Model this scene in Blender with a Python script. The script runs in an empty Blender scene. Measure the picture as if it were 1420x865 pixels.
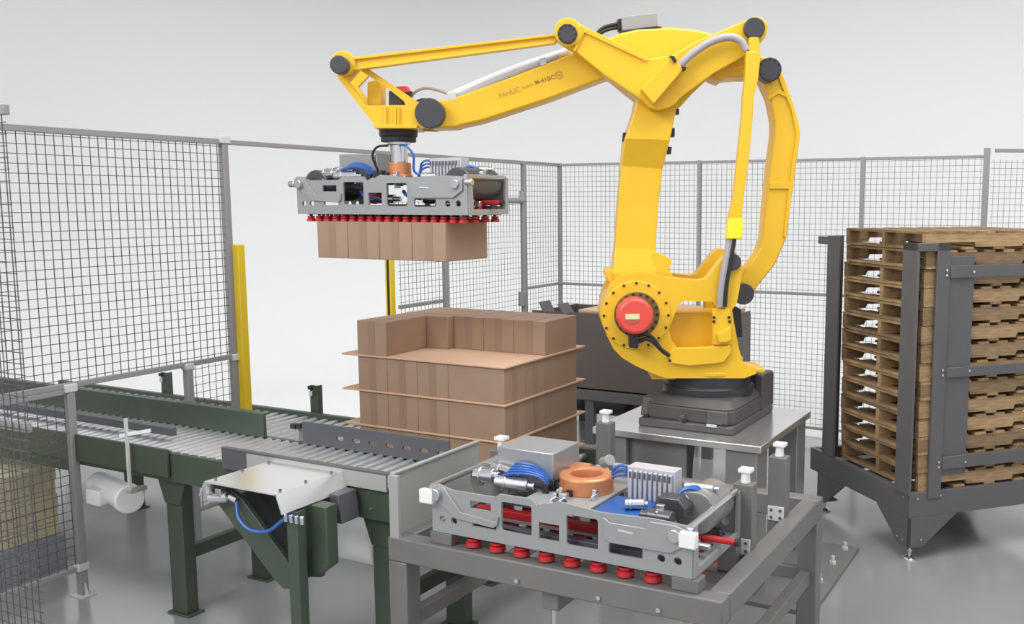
import bpy, bmesh, math, random
from mathutils import Vector, Matrix
random.seed(7)
sc = bpy.context.scene
COL = sc.collection
PI = math.pi

# ---------------------------------------------------------------- camera
cam_d = bpy.data.cameras.new('camera'); cam = bpy.data.objects.new('camera', cam_d); COL.objects.link(cam)
cam.location = (0, 0, 2.5)
cam.rotation_euler = (PI/2 - 0.125315, 0, 0.46586)
cam_d.sensor_fit = 'HORIZONTAL'; cam_d.sensor_width = 36
cam_d.lens = 36*1333.1/1420
cam_d.shift_x = -(855.7-710)/1420
cam_d.shift_y = (448.0-432.5)/1420
cam_d.clip_end = 200
sc.camera = cam

# ---------------------------------------------------------------- world, lights, exposure
sc.view_settings.view_transform = 'Standard'; sc.view_settings.look = 'None'
sc.view_settings.exposure = 0.0; sc.view_settings.gamma = 1.0; sc.view_settings.use_curve_mapping = False
w = bpy.data.worlds.new('studio'); sc.world = w; w.use_nodes = True
bg = w.node_tree.nodes['Background']; bg.inputs[0].default_value = (0.95, 0.97, 1, 1); bg.inputs[1].default_value = 1.0

def area(name, loc, target, size, sizey, power, spread=PI, col=(1, 1, 1)):
    d = bpy.data.lights.new(name, 'AREA'); d.shape = 'RECTANGLE'; d.size = size; d.size_y = sizey
    d.energy = power; d.color = col; d.spread = spread
    o = bpy.data.objects.new(name, d); COL.objects.link(o); o.location = loc
    o.rotation_euler = (Vector(target)-Vector(loc)).to_track_quat('-Z', 'Y').to_euler()
    return o
area('overhead_softbox', (-0.2, 5.2, 7.8), (-1.4, 5.4, 0), 6, 5, 480)
area('added_sweep_fill', (-5.6, 7.0, 6.6), (-8.8, 9.8, 0.6), 3, 1.0, 32, 1.7)  # unseen fill lamp, added to brighten the white sweep
area('front_softbox', (-6.0, -3.0, 7.5), (-3.2, 6.0, 1.6), 6, 4, 185, 1.6)

# ---------------------------------------------------------------- materials
def mat(name, col, rough=0.5, metal=0.0, var=0.0, scale=8.0, bump=0.0, stretch=None, spec=None, col2=None, coat=0.0, rnd=False):
    m = bpy.data.materials.new(name); m.use_nodes = True
    nt = m.node_tree; b = nt.nodes['Principled BSDF']
    b.inputs['Base Color'].default_value = (*col, 1); b.inputs['Roughness'].default_value = rough
    b.inputs['Metallic'].default_value = metal
    if spec is not None: b.inputs['Specular IOR Level'].default_value = spec
    if coat: b.inputs['Coat Weight'].default_value = coat; b.inputs['Coat Roughness'].default_value = 0.12
    if var or bump or col2:
        tc = nt.nodes.new('ShaderNodeTexCoord'); mp = nt.nodes.new('ShaderNodeMapping')
        nt.links.new(tc.outputs['Object'], mp.inputs[0])
        if stretch: mp.inputs['Scale'].default_value = stretch
        nz = nt.nodes.new('ShaderNodeTexNoise'); nz.inputs['Scale'].default_value = scale; nz.inputs['Detail'].default_value = 5
        nt.links.new(mp.outputs[0], nz.inputs[0])
        if var or col2:
            c2 = col2 or tuple(max(0, c*(1-var)) for c in col); c1 = col if col2 else tuple(min(1, c*(1+var)) for c in col)
            r = nt.nodes.new('ShaderNodeValToRGB')
            r.color_ramp.elements[0].position = 0.3; r.color_ramp.elements[1].position = 0.7
            r.color_ramp.elements[0].color = (*c2, 1); r.color_ramp.elements[1].color = (*c1, 1)
            nt.links.new(nz.outputs[0], r.inputs[0]); nt.links.new(r.outputs[0], b.inputs['Base Color'])
            if rnd:   # every board its own tone
                oi = nt.nodes.new('ShaderNodeObjectInfo'); mr = nt.nodes.new('ShaderNodeMapRange'); hs = nt.nodes.new('ShaderNodeHueSaturation')
                mr.inputs[3].default_value = 0.62; mr.inputs[4].default_value = 1.25
                nt.links.new(oi.outputs['Random'], mr.inputs[0]); nt.links.new(mr.outputs[0], hs.inputs['Value'])
                nt.links.new(r.outputs[0], hs.inputs['Color']); nt.links.new(hs.outputs[0], b.inputs['Base Color'])
        if bump:
            bp = nt.nodes.new('ShaderNodeBump'); bp.inputs['Strength'].default_value = bump; bp.inputs['Distance'].default_value = 0.01
            nt.links.new(nz.outputs[0], bp.inputs['Height']); nt.links.new(bp.outputs[0], b.inputs['Normal'])
    return m
YEL = mat('yellow_paint', (0.775, 0.462, 0.022), 0.38, 0, 0.03, 3, spec=0.4)
YEL2 = mat('safety_yellow_paint', (0.72, 0.50, 0.02), 0.5, 0, 0.04, 3)
BLK = mat('black_rubber', (0.018, 0.018, 0.02), 0.5)
CAP = mat('dark_grey_cap', (0.045, 0.042, 0.05), 0.45)
IRON = mat('dark_cast_iron', (0.07, 0.066, 0.062), 0.5, 0, 0.1, 12, 0.05)
RACK = mat('grey_painted_steel', (0.095, 0.09, 0.092), 0.45, 0, 0.05, 6)
TOP = mat('polished_plate', (0.76, 0.755, 0.75), 0.2, 0.85)
HOODM = mat('bare_sheet_metal', (0.88, 0.875, 0.87), 0.24, 0.85)
VALVE = mat('valve_grey_plastic', (0.46, 0.45, 0.48), 0.4)
TABLE = mat('grey_machine_enamel', (0.20, 0.195, 0.19), 0.25, 0, 0.03, 4, spec=0.8)
STAND = mat('grey_tube_steel', (0.155, 0.15, 0.143), 0.42, 0, 0.05, 5)
ALU = mat('brushed_aluminium', (0.32, 0.325, 0.325), 0.42, 0.25, 0.04, 30, stretch=(1, 1, 6))
STEEL = mat('bright_steel', (0.62, 0.63, 0.65), 0.22, 0.95)
ROLL = mat('zinc_roller_steel', (0.60, 0.62, 0.63), 0.3, 0.8, 0.06, 20)
GREEN = mat('dark_green_enamel', (0.052, 0.07, 0.048), 0.42, 0, 0.08, 6)
GUARD = mat('graphite_enamel', (0.085, 0.085, 0.095), 0.45, 0, 0.06, 6)
CHAN = mat('light_grey_channel', (0.36, 0.36, 0.34), 0.4, 0.1)
WHITE = mat('white_enamel', (0.80, 0.80, 0.79), 0.35)
FENCE = mat('fence_grey_paint', (0.26, 0.255, 0.255), 0.5)
FENCEL = mat('fence_bracket_grey', (0.55, 0.55, 0.54), 0.5)
WIRE = mat('fence_wire', (0.09, 0.09, 0.092), 0.5)
CARD = mat('cardboard', (0.335, 0.222, 0.15), 0.8, 0, 0.05, 5, 0.05)
CARD2 = mat('cardboard_sheet', (0.58, 0.375, 0.25), 0.8, 0, 0.04, 4)
TAPE = mat('brown_packing_tape', (0.29, 0.19, 0.132), 0.5)
WOOD = mat('pallet_wood', (0.37, 0.24, 0.115), 0.75, 0, 0, 5, 0.25, stretch=(9, 1.2, 9), col2=(0.18, 0.11, 0.055), rnd=True)
WOODS = mat('stringer_wood', (0.41, 0.27, 0.135), 0.75, 0, 0, 5, 0.25, stretch=(1.2, 9, 9), col2=(0.2, 0.125, 0.06), rnd=True)
RED = mat('red_rubber', (0.50, 0.02, 0.025), 0.45)
REDM = mat('red_motor_enamel', (0.72, 0.075, 0.055), 0.35)
CREAM = mat('cream_label', (0.85, 0.62, 0.38), 0.5)
ORANGE = mat('copper_orange', (0.64, 0.25, 0.11), 0.32, 0.4)
BLUE = mat('blue_hose', (0.03, 0.12, 0.42), 0.35)
BLUEB = mat('blue_anodised', (0.02, 0.11, 0.38), 0.35, 0.2)
HOSE = mat('grey_hose', (0.36, 0.33, 0.34), 0.5)
BIN = mat('brown_grey_laminate', (0.095, 0.078, 0.07), 0.5, 0, 0.05, 4)
TAN = mat('tan_corrugate', (0.56, 0.49, 0.33), 0.8, 0, 0.08, 5)
SLATE = mat('blue_grey_plastic', (0.29, 0.30, 0.35), 0.6, 0, 0.06, 5)
DGREY = mat('dark_tank_grey', (0.10, 0.10, 0.105), 0.3, 0.5)
FLOOR = mat('polished_grey_floor', (0.265, 0.266, 0.268), 0.17, 0, 0.02, 0.6, spec=1.0)
FLOOR.node_tree.nodes['Principled BSDF'].inputs['IOR'].default_value = 1.8
CYC = mat('white_cyclorama_paint', (0.86, 0.86, 0.855), 0.9)

# ---------------------------------------------------------------- helpers
def tag(o, label=None, cat=None, group=None, kind=None):
    if label: o['label'] = label
    if cat: o['category'] = cat
    if group: o['group'] = group
    if kind: o['kind'] = kind
    return o
def thing(name, label, cat, loc=(0, 0, 0), rz=0, group=None):
    o = bpy.data.objects.new(name, None); COL.objects.link(o); o.empty_display_size = 0.1
    o.location = loc; o.rotation_euler = (0, 0, rz)
    return tag(o, label, cat, group)
def obj(name, bm, m, parent=None, bevel=0.0, smooth=True, label=None, kind=None, seg=2):
    me = bpy.data.meshes.new(name)
    bmesh.ops.recalc_face_normals(bm, faces=bm.faces[:])
    bm.to_mesh(me); bm.free()
    for k in (m if isinstance(m, (list, tuple)) else [m]): me.materials.append(k)
    o = bpy.data.objects.new(name, me); COL.objects.link(o)
    if parent is not None: o.parent = parent
    if bevel:
        md = o.modifiers.new('bevel', 'BEVEL'); md.width = bevel; md.segments = seg; md.limit_method = 'ANGLE'; md.angle_limit = 0.7
    if smooth and len(me.polygons):
        me.polygons.foreach_set('use_smooth', [True]*len(me.polygons)); me.set_sharp_from_angle(angle=0.6)
    return tag(o, label, None, None, kind)
def NB(): return bmesh.new()
def box(bm, lo, hi, M=None, mi=0):
    x0, y0, z0 = lo; x1, y1, z1 = hi
    vs = [bm.verts.new((M @ Vector(p)) if M else p) for p in ((x0,y0,z0),(x1,y0,z0),(x1,y1,z0),(x0,y1,z0),(x0,y0,z1),(x1,y0,z1),(x1,y1,z1),(x0,y1,z1))]
    for f in ((0,3,2,1),(4,5,6,7),(0,1,5,4),(1,2,6,5),(2,3,7,6),(3,0,4,7)):
        bm.faces.new([vs[i] for i in f]).material_index = mi
    return bm
def ring(c, ax, r, n, ph=0.0):
    ax = Vector(ax).normalized(); a = ax.orthogonal().normalized(); b = ax.cross(a)
    return [Vector(c)+a*(r*math.cos(2*PI*i/n+ph))+b*(r*math.sin(2*PI*i/n+ph)) for i in range(n)]
def skin(bm, rings, cap=True, mi=0, closed=False):
    R = [[bm.verts.new(p) for p in r] for r in rings]; n = len(R[0])
    for A, B in zip(R, R[1:]+([R[0]] if closed else [])):
        for i in range(n):
            bm.faces.new((A[i], A[(i+1) % n], B[(i+1) % n], B[i])).material_index = mi
    if cap and not closed:
        bm.faces.new(R[0]).material_index = mi; bm.faces.new(R[-1]).material_index = mi
    return bm
def cyl(bm, p0, p1, r, n=20, r1=None, mi=0):
    ax = Vector(p1)-Vector(p0)
    return skin(bm, [ring(p0, ax, r, n), ring(p1, ax, r if r1 is None else r1, n)], mi=mi)
def lathe(bm, p0, ax, prof, n=20, closed=False, mi=0):
    ax = Vector(ax).normalized()
    return skin(bm, [ring(Vector(p0)+ax*h, ax, r, n) for r, h in prof], closed=closed, mi=mi)
def smooth_path(pts, k=5):
    P = [Vector(p) for p in pts]
    if len(P) < 3: return P
    Q = [P[0]*2-P[1]]+P+[P[-1]*2-P[-2]]; out = []
    for i in range(1, len(Q)-2):
        for j in range(k):
            t = j/k; a, b, c, d = Q[i-1], Q[i], Q[i+1], Q[i+2]
            out.append(0.5*((2*b)+(c-a)*t+(2*a-5*b+4*c-d)*t*t+(3*b-a-3*c+d)*t**3))
    return out+[P[-1]]
def tube(bm, pts, r, n=8, k=5, mi=0):
    P = smooth_path(pts, k); t0 = (P[1]-P[0]).normalized(); a = t0.orthogonal().normalized(); rings = []
    for i, p in enumerate(P):
        t = (P[min(i+1, len(P)-1)]-P[max(i-1, 0)]).normalized()
        a = (a-t*a.dot(t)).normalized(); b = t.cross(a)
        rings.append([p+a*(r*math.cos(2*PI*j/n))+b*(r*math.sin(2*PI*j/n)) for j in range(n)])
    return skin(bm, rings, mi=mi)
def bar(bm, p0, p1, wd, ht, up=(0, 0, 1), mi=0):
    p0 = Vector(p0); p1 = Vector(p1); t = (p1-p0).normalized(); s = t.cross(Vector(up)).normalized(); u = s.cross(t)
    o = [(-wd/2, -ht/2), (wd/2, -ht/2), (wd/2, ht/2), (-wd/2, ht/2)]
    return skin(bm, [[p+s*a+u*b for a, b in o] for p in (p0, p1)], mi=mi)
def prism(bm, outline, d0, d1, fmap, holes=()):
    """extrude a 2-D outline (with holes) between depths d0 and d1; fmap(a, b, d) -> xyz"""
    loops = [outline]+list(holes); es = []
    for lp in loops:
        vs = [bm.verts.new(fmap(a, b, d0)) for a, b in lp]
        es += [bm.edges.new((vs[i], vs[(i+1) % len(vs)])) for i in range(len(vs))]
    if holes:
        g = bmesh.ops.triangle_fill(bm, use_beauty=True, use_dissolve=False, edges=es)
        fs = [f for f in g['geom'] if isinstance(f, bmesh.types.BMFace)]
    else:
        fs = [bm.faces.new([e.verts[0] for e in es])] if False else [bm.faces.new(vs)]
    ex = bmesh.ops.extrude_face_region(bm, geom=fs, use_keep_orig=True)
    dv = Vector(fmap(0, 0, d1))-Vector(fmap(0, 0, d0))
    for v in [v for v in ex['geom'] if isinstance(v, bmesh.types.BMVert)]: v.co += dv
    return bm
XZ = lambda y0=0: (lambda a, b, d: (a, d, b))      # outline in x,z  depth along y
YZ = lambda: (lambda a, b, d: (d, a, b))           # outline in y,z  depth along x
XY = lambda: (lambda a, b, d: (a, b, d))           # outline in x,y  depth along z
def rect(x0, z0, x1, z1): return [(x0, z0), (x1, z0), (x1, z1), (x0, z1)]
def circ(cx, cz, r, n=12): return [(cx+r*math.cos(2*PI*i/n), cz+r*math.sin(2*PI*i/n)) for i in range(n)]
def rrect(x0, z0, x1, z1, r, k=3):
    out = []
    for cx, cz, a in ((x1-r, z0+r, -PI/2), (x1-r, z1-r, 0), (x0+r, z1-r, PI/2), (x0+r, z0+r, PI)):
        out += [(cx+r*math.cos(a+PI/2*i/k), cz+r*math.sin(a+PI/2*i/k)) for i in range(k+1)]
    return out
def copy_tree(o, parent=None):
    c = o.copy(); COL.objects.link(c)
    if parent is not None: c.parent = parent
    for ch in list(o.children): copy_tree(ch, c)
    return c
def share(name, src, parent, loc, rz=0.0):
    c = src.copy(); COL.objects.link(c); c.name = name; c.parent = parent; c.location = loc
    if rz: c.rotation_euler = (0, 0, rz)
    return c

# ---------------------------------------------------------------- setting
bm = NB(); box(bm, (-14, -4, -0.1), (9, 15, 0)); tag(obj('floor', bm, FLOOR, smooth=False), kind='structure')
# white sweep: plan path with a rounded corner, profile curving from floor to wall
path = [(9, 11.3)]+[(-6.6-3.6*math.sin(t), 7.7+3.6*math.cos(t)) for t in [PI/2*i/14 for i in range(15)]]+[(-10.2, -4)]
prof = [(0.0, 0.002)]+[(1.8*math.sin(t), 1.8-1.8*math.cos(t)) for t in [PI/2*i/10 for i in range(1, 11)]]+[(1.8, 9.5)]
P = [Vector((x, y)) for x, y in path]; rows = []
for i, p in enumerate(P):
    t = (P[min(i+1, len(P)-1)]-P[max(i-1, 0)]).normalized(); nrm = Vector((t.y, -t.x))
    rows.append([(p.x+nrm.x*d, p.y+nrm.y*d, z) for d, z in prof])
bm = NB(); R = [[bm.verts.new(q) for q in r] for r in rows]
for A, B in zip(R, R[1:]):
    for i in range(len(prof)-1): bm.faces.new((A[i], B[i], B[i+1], A[i+1]))
for lo, hi in (((-10.2, 6.35, 0), (-5.8, 11.4, 0.003)), ((-5.8, 9.95, 0), (9, 11.4, 0.003))): box(bm, lo, hi)
tag(obj('wall_back', bm, CYC), kind='structure')
# slabs added out of view to dim the upper sweep, open over the cell
bm = NB(); box(bm, (-14, 8.6, 6.6), (9, 13.3, 6.8)); box(bm, (-14, -4, 6.6), (-7.6, 8.6, 6.8)); tag(obj('light_blocker', bm, CYC, smooth=False), kind='structure')

# ---------------------------------------------------------------- safety fence
def mesh_wires(bm, p0, p1, z0, z1, sp=0.0575, r=0.003):
    """square wire mesh in the vertical plane p0-p1"""
    a = Vector((*p0, 0)); b = Vector((*p1, 0)); L = (b-a).length; t = (b-a)/L
    n = int(L/sp)
    def wire(q0, q1):
        skin(bm, [ring(q0, q1-q0, r, 4), ring(q1, q1-q0, r, 4)], cap=False)
    for i in range(n+1):
        q = a+t*min(L, (i+0.5)*sp)
        wire(q+Vector((0, 0, z0)), q+Vector((0, 0, z1)))
    for j in range(int((z1-z0)/sp)+1):
        z = min(z1, z0+(j+0.4)*sp); wire(a+Vector((0, 0, z)), b+Vector((0, 0, z)))
def fence(label, rails, posts, meshes, brackets=(), pr=0.022, group=None):
    t = thing('safety_fence', label, 'fence', (*posts[0][:2], 0) if posts else (*rails[0][0], 0))
    o = Vector(t.location)
    for (p0, p1, z, h) in rails:
        bm = NB(); bar(bm, Vector((*p0, z))-o, Vector((*p1, z))-o, 0.03, h); obj('rail', bm, FENCE, t, 0.004)
    for (x, y, z0, z1, s) in posts:
        bm = NB(); box(bm, (x-s/2-o.x, y-s/2-o.y, z0), (x+s/2-o.x, y+s/2-o.y, z1)); pst = obj('post', bm, FENCE, t, 0.004)
        if z0 < 0.15 and z0 == 0:
            bm = NB(); box(bm, (x-0.06-o.x, y-0.05-o.y, 0), (x+0.06-o.x, y+0.05-o.y, 0.008))
            for sx in (-1, 1):
                prism(bm, [(x+sx*0.02-o.x, 0.005), (x+sx*0.055-o.x, 0.005), (x+sx*0.02-o.x, 0.1)], y-0.004-o.y, y+0.004-o.y, XZ())
            obj('foot', bm, FENCEL, t)
    for (p0, p1, z0, z1) in meshes:
        bm = NB(); mesh_wires(bm, Vector(p0)-o.xy, Vector(p1)-o.xy, z0, z1, r=0.003 if Vector(p0).length < 7 else 0.0024); obj('wire_mesh', bm, WIRE, t, kind='stuff', smooth=False)
    for (x, y, z, s) in brackets:
        bm = NB(); box(bm, (x-s-o.x, y-s*1.3-o.y, z-s*0.8), (x+s-o.x, y+s*1.3-o.y, z+s*0.8)); obj('bracket', bm, FENCEL, t, 0.006)
    return t
FX = -5.71; BY = 9.86
fence('large upper wire mesh fence panel at the left, above the conveyor', [((FX, 1.6), (FX, 5.0), 2.93, 0.04), ((FX, 1.6), (FX, 5.0), 1.365, 0.035)],
      [(FX, 5.02, 0, 2.96, 0.05)], [((FX, 1.6), (FX, 5.0), 1.38, 2.91)], [(FX, 5.02, 2.945, 0.034), (FX+0.01, 5.03, 1.36, 0.03)])
fence('lower wire mesh fence panel at the left edge, in front of the tan stack', [((FX, 1.6), (FX, 3.735), 1.33, 0.035), ((FX, 1.6), (FX, 3.735), 0.185, 0.03)],
      [(FX, 3.735, 0, 1.37, 0.05)], [((FX, 1.6), (FX, 3.7), 0.2, 1.32)], [(FX, 3.735, 1.35, 0.032), (FX, 3.735, 0.19, 0.03)])
fence('short narrow mesh panel under the large left panel, beside the yellow post', [((FX, 4.63), (FX, 4.99), 0.3, 0.03)],
      [(FX, 4.615, 0, 1.345, 0.05)], [((FX, 4.65), (FX, 4.99), 0.32, 1.34)], [(FX, 4.615, 1.35, 0.028)])
fence('wire mesh panels along the back left side behind the box stack', [((FX, 5.05), (FX, BY), 2.93, 0.035), ((FX, 6.92), (FX, 7.6), 1.545, 0.035), ((FX, 9.1), (FX, BY), 1.545, 0.03), ((FX, 7.6), (FX, BY), 0.3, 0.03)],
      [(FX, 9.07, 0, 2.94, 0.05)], [((FX, 6.92), (FX, 7.6), 1.56, 2.5), ((FX, 7.62), (FX, 9.05), 2.54, 2.91), ((FX, 9.1), (FX, BY), 1.56, 2.91), ((FX, 9.1), (FX, BY), 0.3, 1.53), ((FX, 6.92), (FX, 7.6), 0.3, 1.53)])
# access gate with a rounded tube frame
gt = thing('access_gate', 'mesh access gate with rounded grey tube frame behind the held boxes', 'gate', (FX, 7.6, 0))
bm = NB(); tube(bm, [(0.02, 0, 0.1), (0.02, 0, 2.44), (0.02, 0.02, 2.5), (0.02, 0.08, 2.515), (0.02, 1.33, 2.515), (0.02, 1.40, 2.5), (0.02, 1.42, 2.44), (0.02, 1.42, 0.1)], 0.032, 10, 4); obj('gate_frame', bm, FENCE, gt)
bm = NB(); mesh_wires(bm, (0.02, 0.03), (0.02, 1.39), 0.15, 2.49, r=0.0022); obj('wire_mesh', bm, WIRE, gt, kind='stuff', smooth=False)
bm = NB(); box(bm, (-0.01, 1.345, 1.36), (0.06, 1.39, 1.52)); obj('latch', bm, FENCE, gt, 0.006)
bx = [-5.71, -3.955, -2.19, -1.02]
lab = ['back mesh fence panel in the corner behind the dark bin', 'back mesh fence panel behind the robot arm', 'back mesh fence panel rising above the pallet rack']
for i in range(3):
    x0, x1 = bx[i], bx[i+1]
    ps = [(x0, BY, 0, 2.95, 0.04)] if i < 2 else [(x0, BY, 0, 2.95, 0.04), (x1, BY, 0, 3.01, 0.055)]
    fence(lab[i], [((x0, BY), (x1, BY), 2.93, 0.028), ((x0, BY), (x1, BY), 1.545, 0.028), ((x0, BY), (x1, BY), 0.12, 0.028)],
          ps, [((x0, BY), (x1, BY), 1.56, 2.92), ((x0, BY), (x1, BY), 0.14, 1.53)])
fence('angled mesh fence panel at the far right beyond the tall post', [((-0.95, 9.9), (0.35, 10.75), 2.985, 0.035), ((-0.95, 9.9), (0.35, 10.75), 1.56, 0.03)],
      [(0.4, 10.8, 0, 3.0, 0.05)], [((-0.98, 9.9), (0.38, 10.78), 0.15, 2.90)])
fence('near mesh fence panel cut by the left picture edge', [((-4.88, 2.97), (-6.6, 2.97), 1.345, 0.05), ((-4.83, 2.95), (-6.6, 2.95), 2.95, 0.05)],
      [(-5.7, 2.97, 0, 2.95, 0.05)], [((-4.85, 2.95), (-6.6, 2.95), 0.05, 2.93)])

# yellow light curtain posts
def curtain(label, y, z0, z1, rz=0):
    t = thing('light_curtain', label, 'post', (FX+0.05, y, z0), rz, 'yellow light curtain posts')
    bm = NB(); prism(bm, [(-0.03, -0.032), (0.03, -0.032), (0.03, 0.032), (0.015, 0.032), (0.015, 0.022), (-0.015, 0.022), (-0.015, 0.032), (-0.03, 0.032)], 0, z1-z0, XY()); obj('housing', bm, YEL2, t, 0.004)
    bm = NB(); box(bm, (-0.016, 0.018, 0.03), (0.016, 0.026, z1-z0-0.03)); obj('lens_strip', bm, BLK, t)
    bm = NB(); box(bm, (-0.05, -0.04, 0), (0.05, 0.04, 0.012)); obj('foot', bm, YEL2, t)
    return t
curtain('tall yellow post at the end of the left mesh panel', 5.068, 0.67, 2.19)
curtain('yellow and black post behind the held cartons', 6.745, 0.0, 2.3, PI)

# ---------------------------------------------------------------- infeed conveyor (near, narrow rollers)
ic = thing('infeed_conveyor', 'dark green roller conveyor in front, with closely spaced rollers', 'conveyor', (-4.9, 4.05, 0))
O = Vector(ic.location)
def wb(name, lo, hi, m, parent, bev=0.003, **k):
    o_ = Vector(parent.location) if parent.parent is None else Vector(parent.parent.location)
    bm = NB(); box(bm, Vector(lo)-o_, Vector(hi)-o_); return obj(name, bm, m, parent, bev, **k)
wb('side_frame', (-8.6, 3.76, 0.80), (-5.8, 3.80, 1.0), GREEN, ic)
wb('side_frame', (-8.6, 3.735, 0.885), (-4.845, 3.755, 1.055), GREEN, ic, label='outer green panel standing proud of the frame')
wb('side_frame', (-5.8, 3.76, 0.855), (-3.18, 3.80, 1.03), GREEN, ic)
wb('side_frame', (-8.6, 4.29, 0.86), (-3.18, 4.33, 1.03), GREEN, ic)
wb('side_guard', (-4.385, 3.735, 1.0), (-4.19, 3.75, 1.125), GUARD, ic, label='dark guard plate')
gp = wb('side_guard', (-4.19, 3.735, 1.025), (-3.2, 3.75, 1.115), CHAN, ic, label='light grey guard strip')
wb('guard_lip', (-4.385, 3.733, 1.113), (-3.18, 3.765, 1.126), GUARD, ic)
bm = NB()
prism(bm, [(4.265, 1.035), (4.29, 1.035), (4.29, 1.175), (4.32, 1.175), (4.32, 1.187), (4.265, 1.187)], -8.6, -4.62, lambda a, b, d: (d-O.x, a-O.y, b))
obj('side_guard', bm, GREEN, ic, 0.002, label='long dark green guard along the back of the rollers')
wb('inner_rail', (-8.6, 3.95, 1.065), (-5.06, 3.985, 1.115), GUARD, ic, label='dark rail running along the rollers at the left')
bm = NB(); hs = [rrect(x, 1.083, x+0.06, 1.11, 0.012, 2) for x in [-4.03+0.125*i for i in range(7)]]
prism(bm, rect(-4.3, 1.035, -3.2, 1.172), 4.27, 4.283, lambda a, b, d: (a-O.x, d-O.y, b), hs)
obj('side_guard', bm, GUARD, ic, smooth=False, label='graphite guard plate with a row of oblong slots')
bm = NB(); prism(bm, [(3.74, 0.72), (4.5, 0.72), (4.5, 1.125), (3.74, 1.125)], -3.172, -3.16, lambda a, b, d: (d-O.x, a-O.y, b)); box(bm, (-3.172-O.x, 3.72-O.y, 0.72), (-3.115-O.x, 3.74-O.y, 1.125)); box(bm, (-3.174-O.x, 3.735-O.y, 1.12), (-3.15-O.x, 4.5-O.y, 1.132))
obj('end_plate', bm, CHAN, ic, 0.002, label='light grey sheet metal stop plate')
bm = NB()
for i in range(6):
    for j in (0, 1):
        x = -3.85+0.13*i; cyl(bm, (x-O.x, 3.762-O.y, 1.0-0.07*j-(0.02 if j else 0)), (x-O.x, 3.752-O.y, 1.0-0.07*j-(0.02 if j else 0)), 0.007, 8)
obj('bolts', bm, STEEL, ic, kind='stuff')
bm = NB(); cyl(bm, (0, -0.26, 0), (0, 0.23, 0), 0.024, 14)
r0 = obj('roller', bm, ROLL, ic)
n = int((8.5-3.25)/0.0735)
for i in range(n):
    loc = (-3.25-0.0735*i-O.x, 4.04-O.y, 1.016)
    if i == 0: r0.location = loc
    else: share('roller', r0, ic, loc)
def conv_leg(parent, x, y, ztop, flare=True, m=GREEN, w=0.066):
    o_ = Vector(parent.location); bm = NB()
    box(bm, (x-w-o_.x, y-0.042-o_.y, 0.012), (x+w-o_.x, y+0.042-o_.y, ztop-0.0))
    if flare:
        prism(bm, [(x-w-0.05-o_.x, ztop), (x+w+0.05-o_.x, ztop), (x+w+0.05-o_.x, ztop-0.03), (x+w-o_.x, ztop-0.17), (x-w-o_.x, ztop-0.17), (x-w-0.05-o_.x, ztop-0.03)], y-0.053-o_.y, y-0.04-o_.y, XZ())
    box(bm, (x-w-0.03-o_.x, y-0.06-o_.y, 0), (x+w+0.03-o_.x, y+0.06-o_.y, 0.012))
    return obj('leg', bm, m, parent, 0.004)
for x in (-4.9, -3.3):
    conv_leg(ic, x, 3.85, 0.87); conv_leg(ic, x, 4.47, 0.87, False)
    bm = NB(); bar(bm, (x-O.x, 3.85-O.y, 0.37), (x-O.x, 4.47-O.y, 0.37), 0.05, 0.08); obj('cross_brace', bm, GREEN, ic, 0.003)
# drive motor under the left end
bm = NB(); cyl(bm, (-5.80-O.x, 3.95-O.y, 0.665), (-5.38-O.x, 3.84-O.y, 0.665), 0.082, 24); mo = obj('motor', bm, WHITE, ic, 0.01, label='white drive motor under the left end')
bm = NB(); cyl(bm, (-5.38-O.x, 3.84-O.y, 0.665), (-5.31-O.x, 3.82-O.y, 0.665), 0.092, 24); obj('fan_cover', bm, WHITE, mo, 0.01)
bm = NB(); box(bm, (-5.66-O.x, 3.76-O.y, 0.60), (-5.53-O.x, 3.85-O.y, 0.70)); obj('terminal_box', bm, WHITE, mo, 0.01)
bm = NB(); cyl(bm, (-3.74-O.x, 3.95-O.y, 0.645), (-3.40-O.x, 3.95-O.y, 0.645), 0.118, 28); obj('motor', bm, WHITE, ic, 0.02, label='white cylindrical motor beneath the rollers')
# light sensor bracket on the gap between conveyors
bm = NB(); box(bm, (-4.40-O.x, 4.30-O.y, 1.03), (-4.36-O.x, 4.33-O.y, 1.11)); sb = obj('sensor', bm, CHAN, ic, 0.004)
bm = NB(); box(bm, (-4.42-O.x, 4.29-O.y, 1.11), (-4.38-O.x, 4.33-O.y, 1.14)); box(bm, (-4.37-O.x, 4.29-O.y, 1.115), (-4.34-O.x, 4.33-O.y, 1.145)); obj('sensor_head', bm, BLK, sb)
# sensor rod with cross bar
sr = thing('sensor_rod', 'thin white rod with a crossbar clamped to the near conveyor side', 'rod', (-5.14, 3.70, 0))
bm = NB(); box(bm, (-0.008, -0.008, 0.78), (0.008, 0.008, 1.22)); obj('rod', bm, FENCEL, sr)
bm = NB(); bar(bm, (-0.04, -0.015, 1.115), (0.12, 0.07, 1.145), 0.018, 0.018); obj('crossbar', bm, WHITE, sr)
bm = NB(); box(bm, (-0.02, -0.012, 0.76), (0.02, 0.10, 0.785)); obj('clamp', bm, CHAN, sr)

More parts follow.
